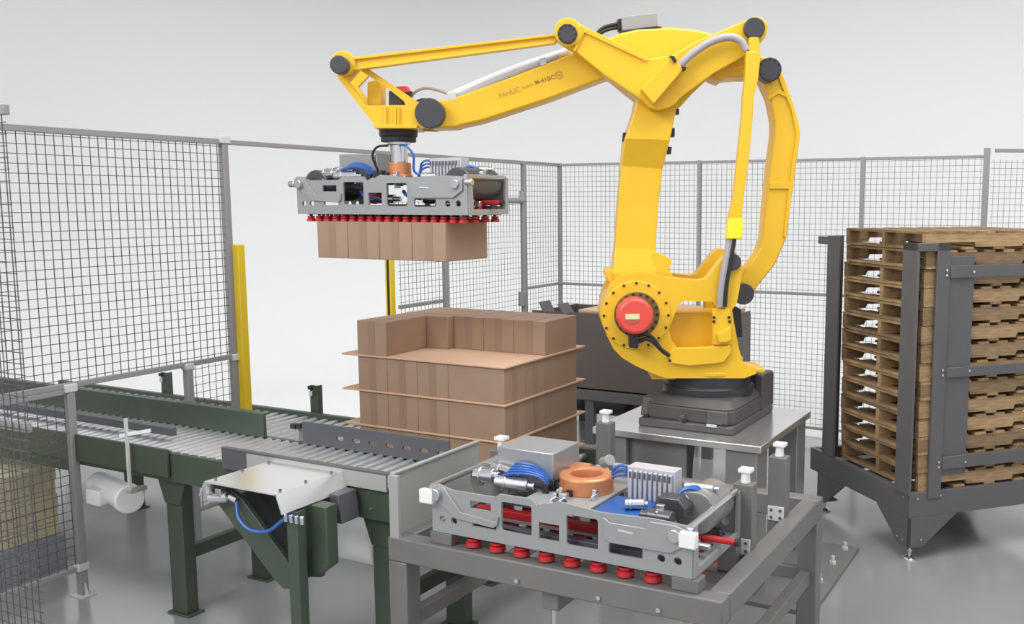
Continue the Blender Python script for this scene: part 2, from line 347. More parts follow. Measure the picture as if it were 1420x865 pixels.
# cross transfer drive unit with sheet metal hood
dv = thing('transfer_drive', 'chain transfer drive with a white sheet metal hood and slanted green arm', 'drive unit', (-3.73, 3.45, 0))
O2 = Vector(dv.location)
hood = [(-3.985, 1.10), (-3.49, 1.10), (-3.475, 1.02), (-3.482, 1.02), (-3.495, 1.093), (-3.98, 1.093), (-4.015, 1.03), (-4.022, 1.03)]
bm = NB()
prism(bm, rect(-3.985, 3.28, -3.49, 3.735), 1.093, 1.10, lambda a, b, d: (a-O2.x, b-O2.y, d))
prism(bm, [(-3.49, 1.10), (-3.455, 1.005), (-3.462, 1.003), (-3.497, 1.098)], 3.28, 3.735, lambda a, b, d: (a-O2.x, d-O2.y, b))
prism(bm, [(-3.985, 1.10), (-4.03, 1.02), (-4.023, 1.018), (-3.978, 1.098)], 3.28, 3.735, lambda a, b, d: (a-O2.x, d-O2.y, b))
obj('hood', bm, HOODM, dv, smooth=False)
bm = NB()
for y in (3.33, 3.5, 3.68):
    for x in (-3.515, -3.96): cyl(bm, (x-O2.x, y-O2.y, 1.099), (x-O2.x, y-O2.y, 1.11), 0.007, 8)
obj('bolts', bm, GUARD, dv, kind='stuff')
arm = [(-4.11, 1.0), (-3.98, 1.045), (-3.86, 0.99), (-3.55, 0.70), (-3.51, 0.63), (-3.54, 0.57), (-3.60, 0.56), (-3.66, 0.60), (-4.04, 0.94)]
bm = NB(); prism(bm, arm, 3.40, 3.43, lambda a, b, d: (a-O2.x, d-O2.y, b)); obj('side_arm', bm, GREEN, dv, 0.004)
bm = NB(); prism(bm, [(a+0.04, b+0.01) for a, b in arm], 3.56, 3.59, lambda a, b, d: (a-O2.x, d-O2.y, b)); obj('side_arm', bm, GREEN, dv, 0.004)
bm = NB(); prism(bm, [(-4.0, 0.97), (-3.9, 0.98), (-3.6, 0.68), (-3.6, 0.60)], 3.43, 3.56, lambda a, b, d: (a-O2.x, d-O2.y, b)); obj('chain_case', bm, GUARD, dv)
bm = NB(); prism(bm, [(-3.53, 1.0), (-3.36, 1.0), (-3.36, 0.69), (-3.44, 0.63), (-3.53, 0.60)], 3.47, 3.55, lambda a, b, d: (a-O2.x, d-O2.y, b)); obj('gear_case', bm, GREEN, dv, 0.006)
bm = NB(); box(bm, (-3.525-O2.x, 3.37-O2.y, 0.012), (-3.455-O2.x, 3.43-O2.y, 0.99)); box(bm, (-3.56-O2.x, 3.33-O2.y, 0), (-3.42-O2.x, 3.47-O2.y, 0.012)); obj('leg', bm, GREEN, dv, 0.004)
bm = NB(); prism(bm, [(-3.52, 1.02), (-3.40, 1.02), (-3.38, 0.87), (-3.50, 0.87)], 3.60, 3.733, lambda a, b, d: (a-O2.x, d-O2.y, b)); obj('mounting_bracket', bm, GUARD, dv, 0.004)
bm = NB(); cyl(bm, (-4.04-O2.x, 3.36-O2.y, 0.985), (-3.93-O2.x, 3.38-O2.y, 1.0), 0.03, 14); cyl(bm, (-3.93-O2.x, 3.38-O2.y, 1.0), (-3.88-O2.x, 3.385-O2.y, 0.985), 0.016, 10); box(bm, (-3.99-O2.x, 3.345-O2.y, 1.0), (-3.95-O2.x, 3.385-O2.y, 1.045)); obj('air_cylinder', bm, STEEL, dv, 0.003)
bm = NB(); tube(bm, [(-3.88-O2.x, 3.385-O2.y, 0.98), (-3.83-O2.x, 3.35-O2.y, 0.91), (-3.74-O2.x, 3.34-O2.y, 0.865), (-3.63-O2.x, 3.35-O2.y, 0.875), (-3.52-O2.x, 3.35-O2.y, 0.95), (-3.45-O2.x, 3.35-O2.y, 0.98)], 0.009, 8); obj('air_hose', bm, BLUE, dv)
bm = NB()
for i in range(4): cyl(bm, (-3.50+0.035*i-O2.x, 3.345-O2.y, 0.945), (-3.50+0.035*i-O2.x, 3.345-O2.y, 0.985), 0.011, 8)
obj('hose_fittings', bm, STEEL, dv, 0.002, kind='stuff')

# ---------------------------------------------------------------- outfeed conveyor (behind, lower, wide rollers)
oc = thing('outfeed_conveyor', 'lower roller conveyor behind, carrying the box stack on widely spaced rollers', 'conveyor', (-5.0, 5.7, 0))
O3 = Vector(oc.location); ZR = 0.638
wb('side_frame', (-9.6, 5.03, 0.50), (-3.3, 5.08, 0.66), GREEN, oc)
wb('side_frame', (-9.6, 6.17, 0.50), (-3.3, 6.22, 0.665), GREEN, oc)
bm = NB(); cyl(bm, (0, -0.545, 0), (0, 0.545, 0), 0.03, 14); r1 = obj('roller', bm, ROLL, oc)
for i in range(53):
    loc = (-3.38-0.116*i-O3.x, 5.625-O3.y, ZR-0.03)
    if i == 0: r1.location = loc
    else: share('roller', r1, oc, loc)
for x in (-3.53, -5.2, -7.0): conv_leg(oc, x, 5.08, 0.52, False); conv_leg(oc, x, 6.2, 0.52, False)
for x, hgt in ((-6.12, 0.90), (-8.05, 0.86)):
    bm = NB(); prism(bm, [(x-0.045, 6.23), (x+0.045, 6.23), (x+0.045, 6.29), (x+0.03, 6.29), (x+0.03, 6.25), (x-0.045, 6.25)], 0.5, hgt, lambda a, b, d: (a-O3.x, b-O3.y, d)); pp = obj('sensor_post', bm, GREEN, oc, 0.002)
    bm = NB(); box(bm, (x-0.03-O3.x, 6.20-O3.y, hgt-0.09), (x+0.01-O3.x, 6.23-O3.y, hgt-0.045)); obj('sensor', bm, STEEL, pp, 0.003)
    bm = NB(); box(bm, (x-0.05-O3.x, 6.21-O3.y, hgt-0.035), (x-0.01-O3.x, 6.24-O3.y, hgt-0.005)); obj('sensor_head', bm, BLK, pp)

# ---------------------------------------------------------------- cartons
BW, BD, BH = 0.263, 0.457, 0.2435
def carton_mesh(w, d, h, nm='carton'):
    bm = NB(); box(bm, (-w/2, -d/2, 0), (w/2, d/2, h)); return bm
bm = carton_mesh(BW, BD, BH); cart0 = obj('carton_body', bm, CARD, None, 0.004)
bm = NB(); tw = 0.03
e_ = 0.0015
# tape loop: over the top and down both short ends
skin(bm, [[(-tw, y, z), (tw, y, z), (tw, y2, z2), (-tw, y2, z2)] for (y, z, y2, z2) in
          ((-BD/2-e_, 0.002, -BD/2+e_, 0.002), (-BD/2-e_, BH+e_, -BD/2+e_, BH-e_), (BD/2+e_, BH+e_, BD/2-e_, BH-e_), (BD/2+e_, 0.002, BD/2-e_, 0.002))])
tape0 = obj('tape', bm, TAPE, None)
COL.objects.unlink(cart0); COL.objects.unlink(tape0)
def carton(x, y, z, rz, label, group):
    t = thing('carton', label, 'box', (x, y, z), rz, group)
    for nm, s in (('body', cart0), ('tape', tape0)):
        c = s.copy(); c.name = nm; COL.objects.link(c); c.parent = t
    return t
SX, SY = -4.745, 5.275
long_y = lambda i, j: None
pattern = [('front', 0, (0.1325+0.265*0, 0.23, 0)), ('front', 1, (0.1325+0.265, 0.23, 0)), ('front', 2, (0.1325+0.53, 0.23, 0)),
           ('right', 0, (0.795+0.23, 0.1325, 1)), ('right', 1, (0.795+0.23, 0.1325+0.265, 1)),
           ('left', 0, (0.23, 0.46+0.1325, 1)), ('left', 1, (0.23, 0.46+0.3975, 1)),
           ('back', 0, (0.46+0.1325, 0.53+0.23, 0)), ('back', 1, (0.46+0.3975, 0.53+0.23, 0)), ('back', 2, (0.46+0.6625, 0.53+0.23, 0))]
poslab = {('front', 0): 'at the front left corner', ('front', 1): 'second from the left in the front row', ('front', 2): 'third from the left in the front row',
          ('right', 0): 'lying sideways at the front right corner', ('right', 1): 'lying sideways just behind the front right corner',
          ('left', 0): 'lying sideways behind the front left one', ('left', 1): 'lying sideways at the back left corner',
          ('back', 0): 'leftmost of the back row', ('back', 1): 'middle of the back row', ('back', 2): 'at the back right corner'}
levels = [0.6505, 0.9055, 1.1605, 1.4155]
tier = ['bottom tier of the stack', 'second tier of the stack', 'third tier of the stack', 'open top tier']
for li, z in enumerate(levels):
    for nm, k, (px, py, rot) in pattern:
        if li == 3 and (nm, k) in (('front', 1), ('front', 2), ('right', 0), ('right', 1)): continue
        if li == 0 and nm in ('left', 'back') and k != 2: continue
        if li in (1, 2) and (nm, k) in (('left', 1), ('back', 0), ('back', 1)): pass
        carton(SX+px, SY+py, z, PI/2 if rot else 0, 'brown carton, %s, %s' % (tier[li], poslab[(nm, k)]), 'cartons stacked on the conveyor')
sheetlab = ['brown slip sheet under the whole stack on the rollers', 'lowest visible slip sheet between the bottom two tiers', 'middle slip sheet between second and third tiers', 'topmost slip sheet with its cardboard surface bared']
for li, z in enumerate([0.638, 0.893, 1.148, 1.403]):
    bm = NB(); box(bm, (-4.885, 5.262, z), (-3.475, 6.375, z+0.0125)); o = obj('slip_sheet', bm, CARD2, None, 0.002)
    tag(o, sheetlab[li], 'sheet', 'slip sheets in the stack')
GX, GY, GZ = -4.19, 5.125, 2.42
hl = ['leftmost', 'second from the left', 'third from the left', 'rightmost']
for i in range(4):
    carton(GX+0.0+(i-1.5)*0.266, GY+0.0, 2.128, 0, 'brown carton hanging under the gripper, %s of the four' % hl[i], 'cartons held by the gripper')

# ---------------------------------------------------------------- vacuum gripper tool (used twice)
def gripper(name, label, loc, dep, held):
    g = thing(name, label, 'gripper', loc)
    H = 0.245; W = 0.70; hd = dep/2
    holes = [rect(-.47, .15, -.35, .19), rect(-.46, .06, -.32, .10), rrect(-.29, .065, -.12, .21, .012), rect(-.08, .06, .03, .14), rrect(.07, .055, .235, .20, .012),
             rrect(.29, .05, .46, .10, .01), rect(.29, .14, .47, .19), circ(-.64, .07, .018), circ(-.57, .07, .018), circ(.55, .07, .02), circ(.63, .07, .02)]
    out = [(-W, 0), (W, 0), (W, .235), (.52, .245), (.25, .235), (.02, .255), (-.02, .235), (-.05, .235), (-.09, .215), (-.12, .245), (-.3, .245), (-.33, .225), (-.58, .225), (-.66, .245), (-W, .235)]
    for s in (-1, 1):
        bm = NB(); prism(bm, out, s*hd-0.006, s*hd+0.006, XZ(), holes)
        o = obj('side_plate', bm, ALU, g, smooth=False)
        f = s*hd+s*0.006; f2 = f+s*0.014
        bm = NB(); prism(bm, [(-.71, .235), (-.63, .245), (-.52, .125), (-.31, .105), (-.30, .135), (-.31, .09), (-.33, .075), (-.55, .09), (-.68, .17)], min(f, f2), max(f, f2), XZ()); obj('swing_arm', bm, ALU, o, 0.003)
        bm = NB(); prism(bm, [(.27, .22), (.27, .12), (.30, .105), (.60, .105), (.67, .15), (.67, .22), (.62, .235), (.5, .235), (.48, .2), (.30, .2)], min(f, f2), max(f, f2), XZ()); obj('swing_arm', bm, ALU, o, 0.003)
        for px_, pz_, l_ in ((-.66, .2, .04), (.62, .19, .03)):
            bm = NB(); cyl(bm, (px_, f, pz_), (px_, f+s*l_, pz_), .03, 14); obj('pivot_pin', bm, STEEL, o, 0.003)
        bm = NB(); cyl(bm, (.42, f, .165), (.34, f, .17), .016, 10); obj('air_cylinder', bm, STEEL, o, 0.003)
    for s in (-1, 1):
        bm = NB(); prism(bm, [(-hd, 0), (-hd, .235), (-hd+.035, .235), (-hd+.05, .035), (hd-.045, .035), (hd-.03, .235), (hd, .235), (hd, 0)], s*W-0.008, s*W+0.008, YZ()); obj('end_plate', bm, ALU, g, smooth=False)
        bm = NB(); cyl(bm, (s*(W-.115), -hd+.05 if held else .0, .19), (s*(W-.115), hd-.05, .19), .105, 28); tk = obj('air_tank', bm, DGREY if held else TABLE, g, 0.006)
        bm = NB(); cyl(bm, (s*(W-.01), -hd-.01, .235), (s*(W-.01), hd-.02, .235), .016, 10); obj('tie_rod', bm, STEEL, g)
        bm = NB()
        if held: cyl(bm, (s*W, -hd-.02, .2), (s*W+s*.05, -hd-.02, .2), .022, 12)
        else: box(bm, (s*W-.05, -hd-.05, .15), (s*W+.03, -hd-.008, .22))
        obj('corner_block', bm, STEEL if held else WHITE, g, 0.006)
    bm = NB(); prism(bm, rect(-W+.01, -hd+.007, W-.01, hd-.007), 0.002, 0.016, XY(), [rect(-W+.1, -hd+.09, W-.1, -.03), rect(-W+.1, .03, W-.1, hd-.09)]); obj('bottom_plate', bm, ALU, g, smooth=False)
    bm = NB(); prism(bm, rect(-.20, -hd+.007, .16, hd-.007), .205, .22, XY(), [circ(-.02, -hd+.09, .035, 14)]); obj('top_plate', bm, ALU, g, smooth=False)
    # vacuum channels and cups
    for k in (-1, 0, 1):
        bm = NB(); box(bm, (-W+.06, k*hd*.72-.022, .017), (W-.06, k*hd*.72+.022, .055)); obj('vacuum_rail', bm, GUARD if k else RED, g, 0.003)
    bm = NB(); lathe(bm, (0, 0, 0), (0, 0, -1), [(.012, -.004), (.012, .012), (.03, .014), (.03, .024), (.022, .027), (.034, .032), (.037, .05), (.03, .05)], 16); c0 = obj('suction_cup', bm, RED, g)
    bm = NB(); cyl(bm, (0, 0, .016), (0, 0, -.008), .014, 8); box(bm, (-.02, -.02, -.004), (.045, .02, .002)); s0 = obj('cup_stem', bm, BLK, c0)
    first = True
    nx = 18 if held else 10; cs = .82 if held else 1.15
    for iy in range(4):
        for ix in range(nx):
            p = (-.63+1.26*ix/(nx-1), -hd+.045+(dep-.09)*iy/3, 0)
            if first: c0.location = p; c0.scale = (cs, cs, 1 if held else 1.15); first = False
            else:
                c = share('suction_cup', c0, g, p); st = s0.copy(); COL.objects.link(st); st.parent = c
    # white valve cabinet at the back left
    bm = NB(); box(bm, (-.48, -.05, .235), (-.15, min(hd-.02, .22), .40)); obj('control_box', bm, mat('control_box_grey', (.36, .365, .37), .3, .5) if 'control_box_grey' not in bpy.data.materials else bpy.data.materials['control_box_grey'], g, 0.006)
    # ribbed valve bank on a blue block
    bm = NB(); box(bm, (.17, -hd+.03, .19), (.46, .02, .215)); vb = obj('valve_base', bm, BLUEB, g, 0.004)
    bm = NB(); box(bm, (.22, .03, .20), (.47, .12, .365))
    for i in range(9): box(bm, (.235+.026*i, .012, .21), (.235+.026*i+.016, .032, .35))
    obj('valve_bank', bm, VALVE, g, 0.003)
    bm = NB()
    for i in range(9): box(bm, (.238+.026*i, .009, .315), (.238+.026*i+.010, .014, .345))
    obj('valve_plugs', bm, GUARD, vb, kind='stuff')
    if not held:   # gearbox beside the tank on the right
        bm = NB(); prism(bm, [(.40, .19), (.44, .28), (.54, .28), (.58, .24), (.58, .19)], -.10, -.01, XZ()); obj('gear_block', bm, DGREY, g, 0.006)
        bm = NB(); cyl(bm, (.44, -.20, .22), (.56, -.20, .22), .035, 14); cyl(bm, (.40, -.20, .22), (.44, -.20, .22), .02, 12); obj('air_cylinder', bm, DGREY, g, 0.004)
    # cylinders and fittings on the left
    for (x0, y0, z0, x1, y1, z1, r) in ((-.56, -.12, .26, -.44, -.13, .27, .04), (-.42, -.15, .25, -.24, -.14, .25, .032), (-.50, -.06, .30, -.34, -.10, .29, .02), (.50, -.02, .24, .56, .06, .25, .035), (.50, .08, .29, .64, .10, .29, .02), (.30, -.16, .24, .38, -.12, .24, .025), (.12, .10, .1, .3, .10, .1, .03), (-.3, 0, .1, -.05, 0, .1, .03), (.36, -.08, .07, .64, -.08, .07, .03)):
        bm = NB(); cyl(bm, (x0, y0, z0), (x1, y1, z1), r, 16); d = (Vector((x1, y1, z1))-Vector((x0, y0, z0)))
        cyl(bm, Vector((x0, y0, z0))+d*.25, Vector((x0, y0, z0))+d*.35, r*1.15, 16); cyl(bm, Vector((x1, y1, z1)), Vector((x1, y1, z1))+d*.2, r*.55, 12)
        obj('air_cylinder', bm, STEEL, g, 0.003)
    bm = NB()
    for i in range(16):
        a = random.random; x = random.choice([-.6+.35*a(), -.12+.1*a(), .45+.2*a(), .1*a()]); y = (-hd+.06)+(dep-.12)*a()*.6; z = .20+.05*a()
        box(bm, (x, y, z-.03), (x+.02+.02*a(), y+.02+.02*a(), z+.03)); cyl(bm, (x+.015, y, z), (x+.015, y-.03, z), .008, 8)
    obj('fittings', bm, STEEL, g, 0.002, kind='stuff')
    bm = NB()
    for i in range(10):
        a = random.random; x = -.19+.17*a(); y = -.06-.08*a(); box(bm, (x, y, .19), (x+.03, y+.02, .24+.05*a()))
    obj('connectors', bm, BLK, g, 0.002, kind='stuff')
    for i in range(5):
        y = -.08+.02*i; bm = NB(); tube(bm, [(-.42+.02*i, y-.04, .26), (-.36, y-.07, .295+.008*i), (-.26, y-.07, .31+.006*i), (-.19, y-.04, .295), (-.15, y-.02, .25)], .007, 6); obj('air_hose', bm, BLUE, g)
    for i in range(3):
        bm = NB(); tube(bm, [(.10, .05+.02*i, .23), (.13, .06, .29+.02*i), (.19, .07, .31+.02*i), (.22, .09, .28)], .007, 6); obj('air_hose', bm, BLUE, g)
    for i in range(2):
        bm = NB(); tube(bm, [(.5, -.02+.05*i, .22), (.52, 0, .29), (.58, .02+.03*i, .30), (.60, .05, .24)], .011, 6); obj('air_hose', bm, BLUE, g)
    for k, (x0, x1) in enumerate(((-.27, -.13), (.09, .22))):
        for i in range(3):
            bm = NB(); tube(bm, [(x0, -.08+.05*i, .15-.03*i), ((x0+x1)/2, -.12+.05*i, .12), (x1, -.06+.04*i, .10+.02*i)], .012, 6); obj('air_hose', bm, (BLUE, RED, BLK)[i], g)
    bm = NB(); cyl(bm, (.5, .02, .075), (.78, .02, .075), .016, 10); rr = obj('push_rod', bm, RED, g); 
    bm = NB(); cyl(bm, (.78, .02, .075), (.80, .02, .075), .02, 10); obj('rod_tip', bm, BLK, rr)
    # tool changer
    if held:
        bm = NB(); lathe(bm, (0, 0, .22), (0, 0, 1), [(.085, 0), (.085, .035), (.075, .04), (.075, .115), (.06, .12)], 24); obj('tool_changer', bm, ORANGE, g, 0.003)
        for s in (-1, 1):
            bm = NB(); tube(bm, [(s*.05, -.05, .45), (s*.12, -.08, .44), (s*.17, -.07, .38), (s*.15, -.04, .28), (s*.2, 0, .25)], .008, 8); obj('air_hose', bm, BLUE if s > 0 else BLK, g)
    else:
        bm = NB(); lathe(bm, (0, .02, .22), (0, 0, 1), [(.135, 0), (.135, .075), (.125, .085), (.082, .085), (.078, .07), (.078, 0)], 36, closed=True); obj('tool_changer', bm, ORANGE, g, 0.003)
        bm = NB(); cyl(bm, (-.13, .05, .24), (-.20, .06, .25), .05, 16); box(bm, (-.18, .1, .22), (-.06, .2, .3)); obj('locking_block', bm, ORANGE, g, 0.006)
        bm = NB(); cyl(bm, (.02, .22, .30), (.2, .22, .29), .018, 10); cyl(bm, (-.02, .24, .3), (.04, .2, .33), .03, 10); obj('air_cylinder', bm, ALU, g, 0.003)
    return g
gripper('vacuum_gripper', 'grey vacuum gripper with red cups on the robot wrist, holding four cartons', (GX, GY, GZ), 0.44, True)
gripper('vacuum_gripper', 'spare grey vacuum gripper with copper ring resting on the stand in front', (-2.215, 4.05, 0.865), 0.60, False)

# ---------------------------------------------------------------- tool stand
st = thing('tool_stand', 'grey square tube stand in the foreground under the spare gripper', 'stand', (-2.28, 4.54, 0))
O4 = Vector(st.location); X0, X1, Y0, Y1, ZT = -3.185, -1.365, 3.715, 5.39, 0.80
wb('beam', (X0, Y0, ZT-.125), (X1-.0, Y0+.10, ZT), STAND, st, 0.008)
wb('beam', (X0, Y1-.10, ZT-.125), (X1, Y1, ZT), STAND, st, 0.008)
wb('beam', (X0, Y0+.1, ZT-.125), (X0+.10, Y1-.1, ZT), STAND, st, 0.008)
wb('beam', (X1-.10, Y0+.1, ZT-.125), (X1, Y1-.1, ZT), STAND, st, 0.008)
for x in (X0, X1-.115):
    for y in (Y0, Y1-.115):
        lg = wb('leg', (x, y, 0), (x+.115, y+.115, ZT-.125), STAND, st, 0.008)
wb('brace', (X0+.115, Y1-.09, .30), (X1-.115, Y1-.03, .38), STAND, st, 0.006)
wb('brace', (X1-.095, Y0+.115, .30), (X1-.035, Y1-.115, .38), STAND, st, 0.006)
wb('brace', (X0+.035, Y0+.115, .30), (X0+.095, Y1-.115, .38), STAND, st, 0.006)
bm = NB(); bar(bm, (-2.25-O4.x, Y0+.05-O4.y, .62), (-2.25-O4.x, Y1-.05-O4.y, .62), .09, .10); obj('beam', bm, STAND, st, 0.006)
bm = NB(); cyl(bm, (-2.25-O4.x, 3.80-O4.y, .05), (-2.25-O4.x, 3.80-O4.y, .58), .014, 10); fr = obj('levelling_foot', bm, STEEL, st)
bm = NB(); cyl(bm, (-2.25-O4.x, 3.80-O4.y, 0), (-2.25-O4.x, 3.80-O4.y, .05), .07, 20, .05); obj('foot_pad', bm, BLK, fr)
for x, y in ((-2.93, 4.39), (-1.5, 4.39), (-1.5, 4.95), (-2.72, 5.25)):
    bm = NB(); box(bm, (x-.05-O4.x, y-.04-O4.y, ZT-.13), (x+.05-O4.x, y+.04-O4.y, ZT+.33)); up = obj('upright', bm, STAND, st, 0.004)
    bm = NB(); cyl(bm, (x-O4.x, y-O4.y, ZT+.33), (x-O4.x, y-O4.y, ZT+.385), .025, 14, .02); box(bm, (x-.03-O4.x, y-.03-O4.y, ZT+.385), (x+.035-O4.x, y+.03-O4.y, ZT+.405)); obj('locating_pin', bm, WHITE, up, 0.003)
    bm = NB(); box(bm, (x-.045-O4.x, y-.05-O4.y, ZT-.02), (x+.045-O4.x, y-.04-O4.y, ZT+.06))
    obj('clamp_plate', bm, FENCEL, up, 0.002)
    bm = NB()
    for a in (-.025, .025):
        for b in (0, .04): cyl(bm, (x+a-O4.x, y-.049-O4.y, ZT+b), (x+a-O4.x, y-.056-O4.y, ZT+b), .008, 8)
    obj('bolts', bm, GUARD, up, kind='stuff')
for x in (-2.87, -1.55):
    bm = NB(); prism(bm, [(x-.065-O4.x, ZT), (x+.065-O4.x, ZT), (x+.065-O4.x, ZT+.062), (x-.065-O4.x, ZT+.062)], 3.745-O4.y, 3.83-O4.y, XZ()); obj('rest_block', bm, STAND, st, 0.004)
for x in (-2.87, -1.55):
    bm = NB(); box(bm, (x-.05-O4.x, 4.28-O4.y, ZT-.1), (x+.05-O4.x, 4.35-O4.y, ZT+.062)); obj('rest_block', bm, STAND, st, 0.004)
bm = NB(); box(bm, (X0+.1-O4.x, 4.26-O4.y, ZT-.16), (X1-.1-O4.x, 4.38-O4.y, ZT-.1)); obj('beam', bm, STAND, st, 0.004)
bm = NB()
for x in (-2.4, -1.96, -1.66): cyl(bm, (x-O4.x, Y0-O4.y, .71), (x-O4.x, Y0-.012-O4.y, .71), .012, 8)
obj('bolts', bm, STEEL, st, kind='stuff')

# ---------------------------------------------------------------- robot pedestal table
tb = thing('robot_pedestal', 'grey steel pedestal table under the yellow robot', 'pedestal', (-2.4, 6.15, 0))
O5 = Vector(tb.location)
wb('table_top', (-2.99, 5.575, 0.955), (-1.81, 6.725, 1.0), TOP, tb, 0.004)
for x in (-2.96, -2.05):
    for y in (5.60, 6.49): wb('leg', (x, y, 0.03), (x+.21, y+.21, 0.955), TABLE, tb, 0.006)
wb('side_panel', (-2.75, 5.66, 0.25), (-2.34, 5.68, 0.955), TABLE, tb)
bm = NB(); prism(bm, [(-2.62, 0.955), (-2.38, 0.955), (-2.40, 0.80), (-2.44, 0.2), (-2.58, 0.2), (-2.62, 0.80)], 5.70, 5.95, lambda a, b, d: (a-O5.x, d-O5.y, b)); obj('cable_trunk', bm, IRON, tb, 0.01)
wb('side_panel', (-2.94, 5.81, 0.25), (-2.92, 6.49, 0.955), TABLE, tb)
bm = NB(); box(bm, (-3.05-O5.x, 5.50-O5.y, 0), (-1.44-O5.x, 6.75-O5.y, 0.03)); fp = obj('floor_plate', bm, STAND, tb, 0.003)
bm = NB()
for x, y in ((-1.52, 6.66), (-1.53, 6.35), (-1.53, 6.0), (-1.53, 5.65)):
    cyl(bm, (x-O5.x, y-O5.y, .03), (x-O5.x, y-O5.y, .085), .013, 8); cyl(bm, (x-O5.x, y-O5.y, .03), (x-O5.x, y-O5.y, .05), .024, 6)
obj('anchor_bolts', bm, FENCEL, fp, kind='stuff')

# ---------------------------------------------------------------- palletising robot
RB = thing('palletizing_robot', 'large yellow four axis palletising robot on a dark base', 'robot', (-2.4, 6.18, 1.0), math.atan2(-0.504, -0.864))
RM = Matrix.Translation((-2.4, 6.18, 1.0)) @ Matrix.Rotation(math.atan2(-0.504, -0.864), 4, 'Z'); RI = RM.inverted()
# local axes: u towards the gripper, w towards the picture side, z up;  outlines below are (u, height above floor)
RF = lambda a, b, d: (a, d, b-1.0)
def rp(name, outline, w0, w1, m=YEL, bev=0.006, parent=None, holes=(), **k):
    bm = NB(); prism(bm, outline, w0, w1, RF, holes); return obj(name, bm, m, parent or RB, bev if not holes else 0, smooth=not holes, **k)
def rc(name, c, r, w0, w1, m=CAP, n=28, parent=None, bev=0.006, bolts=0, br=0.8, bs=0.006):
    bm = NB(); cyl(bm, RF(c[0], c[1], w0), RF(c[0], c[1], w1), r, n); o = obj(name, bm, m, parent or RB, bev)
    if bolts:
        bm = NB()
        for i in range(bolts):
            a = 2*PI*i/bolts; q = (c[0]+r*br*math.cos(a), c[1]+r*br*math.sin(a)); cyl(bm, RF(*q, w1-0.001), RF(*q, w1+0.006), bs, 8)
        obj('bolts', bm, BLK, o, kind='stuff')
    return o
def rt(name, pts, r, m, parent=None, n=8):
    bm = NB(); tube(bm, [RF(u, z, w_) for (u, z), w_ in pts], r, n); return obj(name, bm, m, parent or RB)
def wpart(name, bm, m, bev=0.006, parent=None):
    bmesh.ops.transform(bm, matrix=RI, verts=bm.verts[:]); return obj(name, bm, m, parent or RB, bev)
# base casting (square to the table)
bm = NB()
box(bm, (-2.735, 5.755, 1.0), (-2.055, 6.60, 1.055))
prism(bm, [(-2.69, 5.80), (-2.12, 5.775), (-2.07, 5.83), (-2.07, 6.58), (-2.69, 6.58)], 1.05, 1.15, XY())
skin(bm, [[(-2.69, 5.80, 1.15), (-2.12, 5.775, 1.15), (-2.07, 5.83, 1.15), (-2.07, 6.58, 1.15), (-2.69, 6.58, 1.15)], [(-2.66, 5.86, 1.205), (-2.16, 5.84, 1.205), (-2.11, 5.90, 1.205), (-2.11, 6.54, 1.205), (-2.66, 6.54, 1.205)]])
box(bm, (-2.45, 5.772, 1.0), (-2.40, 5.80, 1.10))
base = wpart('base', bm, IRON, 0.012)
bm = NB(); box(bm, (-2.12, 6.36, 1.05), (-2.06, 6.60, 1.30)); box(bm, (-2.30, 6.56, 1.05), (-2.06, 6.62, 1.28)); wpart('connector_panel', bm, IRON, 0.008)
bm = NB(); prism(bm, [(5.80, 1.06), (5.95, 1.06), (5.92, 1.19), (5.83, 1.19)], -2.74, -2.66, lambda a, b, d: (d, a, b)); wpart('lifting_lug', bm, IRON, 0.01); bm = NB(); prism(bm, [(6.4, 1.06), (6.58, 1.06), (6.55, 1.2), (6.43, 1.2)], -2.74, -2.66, lambda a, b, d: (d, a, b)); wpart('lifting_lug', bm, IRON, 0.01)
bm = NB(); box(bm, (-2.245, 5.762, 1.06), (-2.10, 5.80, 1.15)); wpart('junction_cover', bm, RACK, 0.008)
bm = NB(); box(bm, (-2.24, 5.752, 1.045), (-2.17, 5.762, 1.062)); wpart('rating_plate', bm, FENCEL, 0.001)
bm = NB()
for x, y in ((-2.69, 5.79), (-2.69, 6.54), (-2.09, 6.54), (-2.12, 5.775), (-2.4, 5.77)): cyl(bm, (x, y, 1.05), (x, y, 1.075), .018, 6)
wpart('bolts', bm, BLK, 0.002)['kind'] = 'stuff'
bm = NB(); lathe(bm, (0, 0, .18), (0, 0, 1), [(.315, .02), (.315, .075), (.30, .08), (.30, .175)], 48); obj('turntable_ring', bm, mat('turntable_black', (.03, .03, .034), .4), RB, 0.004)
# carousel: floor plate plus two side castings
fl = [(0.30*math.cos(2*PI*i/28), 0.31*math.sin(2*PI*i/28)) for i in range(28)]
bm = NB(); prism(bm, fl, .345, .375, XY()); box(bm, (-.37, -.16, .345), (-.2, .16, .37)); box(bm, (.2, -.05, .36), (.45, .12, .375)); car = obj('carousel_plate', bm, YEL, RB, 0.006)
side = [(0.742, 1.839), (0.742, 1.743), (0.723, 1.637), (0.675, 1.540), (0.618, 1.481), (0.531, 1.427), (0.410, 1.372), (0.327, 1.341), (-0.199, 1.335), (-0.277, 1.364), (-0.282, 1.398), (-0.188, 1.434), (-0.157, 1.542), (-0.125, 1.703), (-0.109, 1.795), (-0.138, 1.833), (-0.156, 1.929), (-0.173, 2.064), (-0.157, 2.135), (-0.123, 2.174), (-0.085, 2.169), (-0.042, 2.131), (0.062, 1.998), (0.111, 1.988), (0.317, 2.009), (0.413, 2.033), (0.523, 2.048), (0.618, 2.024), (0.694, 1.963)]
hole = [(0.253, 1.826), (0.210, 1.855), (0.022, 1.849), (-0.007, 1.810), (-0.009, 1.679), (0.013, 1.543), (0.072, 1.520), (0.232, 1.516), (0.290, 1.595), (0.310, 1.667), (0.282, 1.740)]
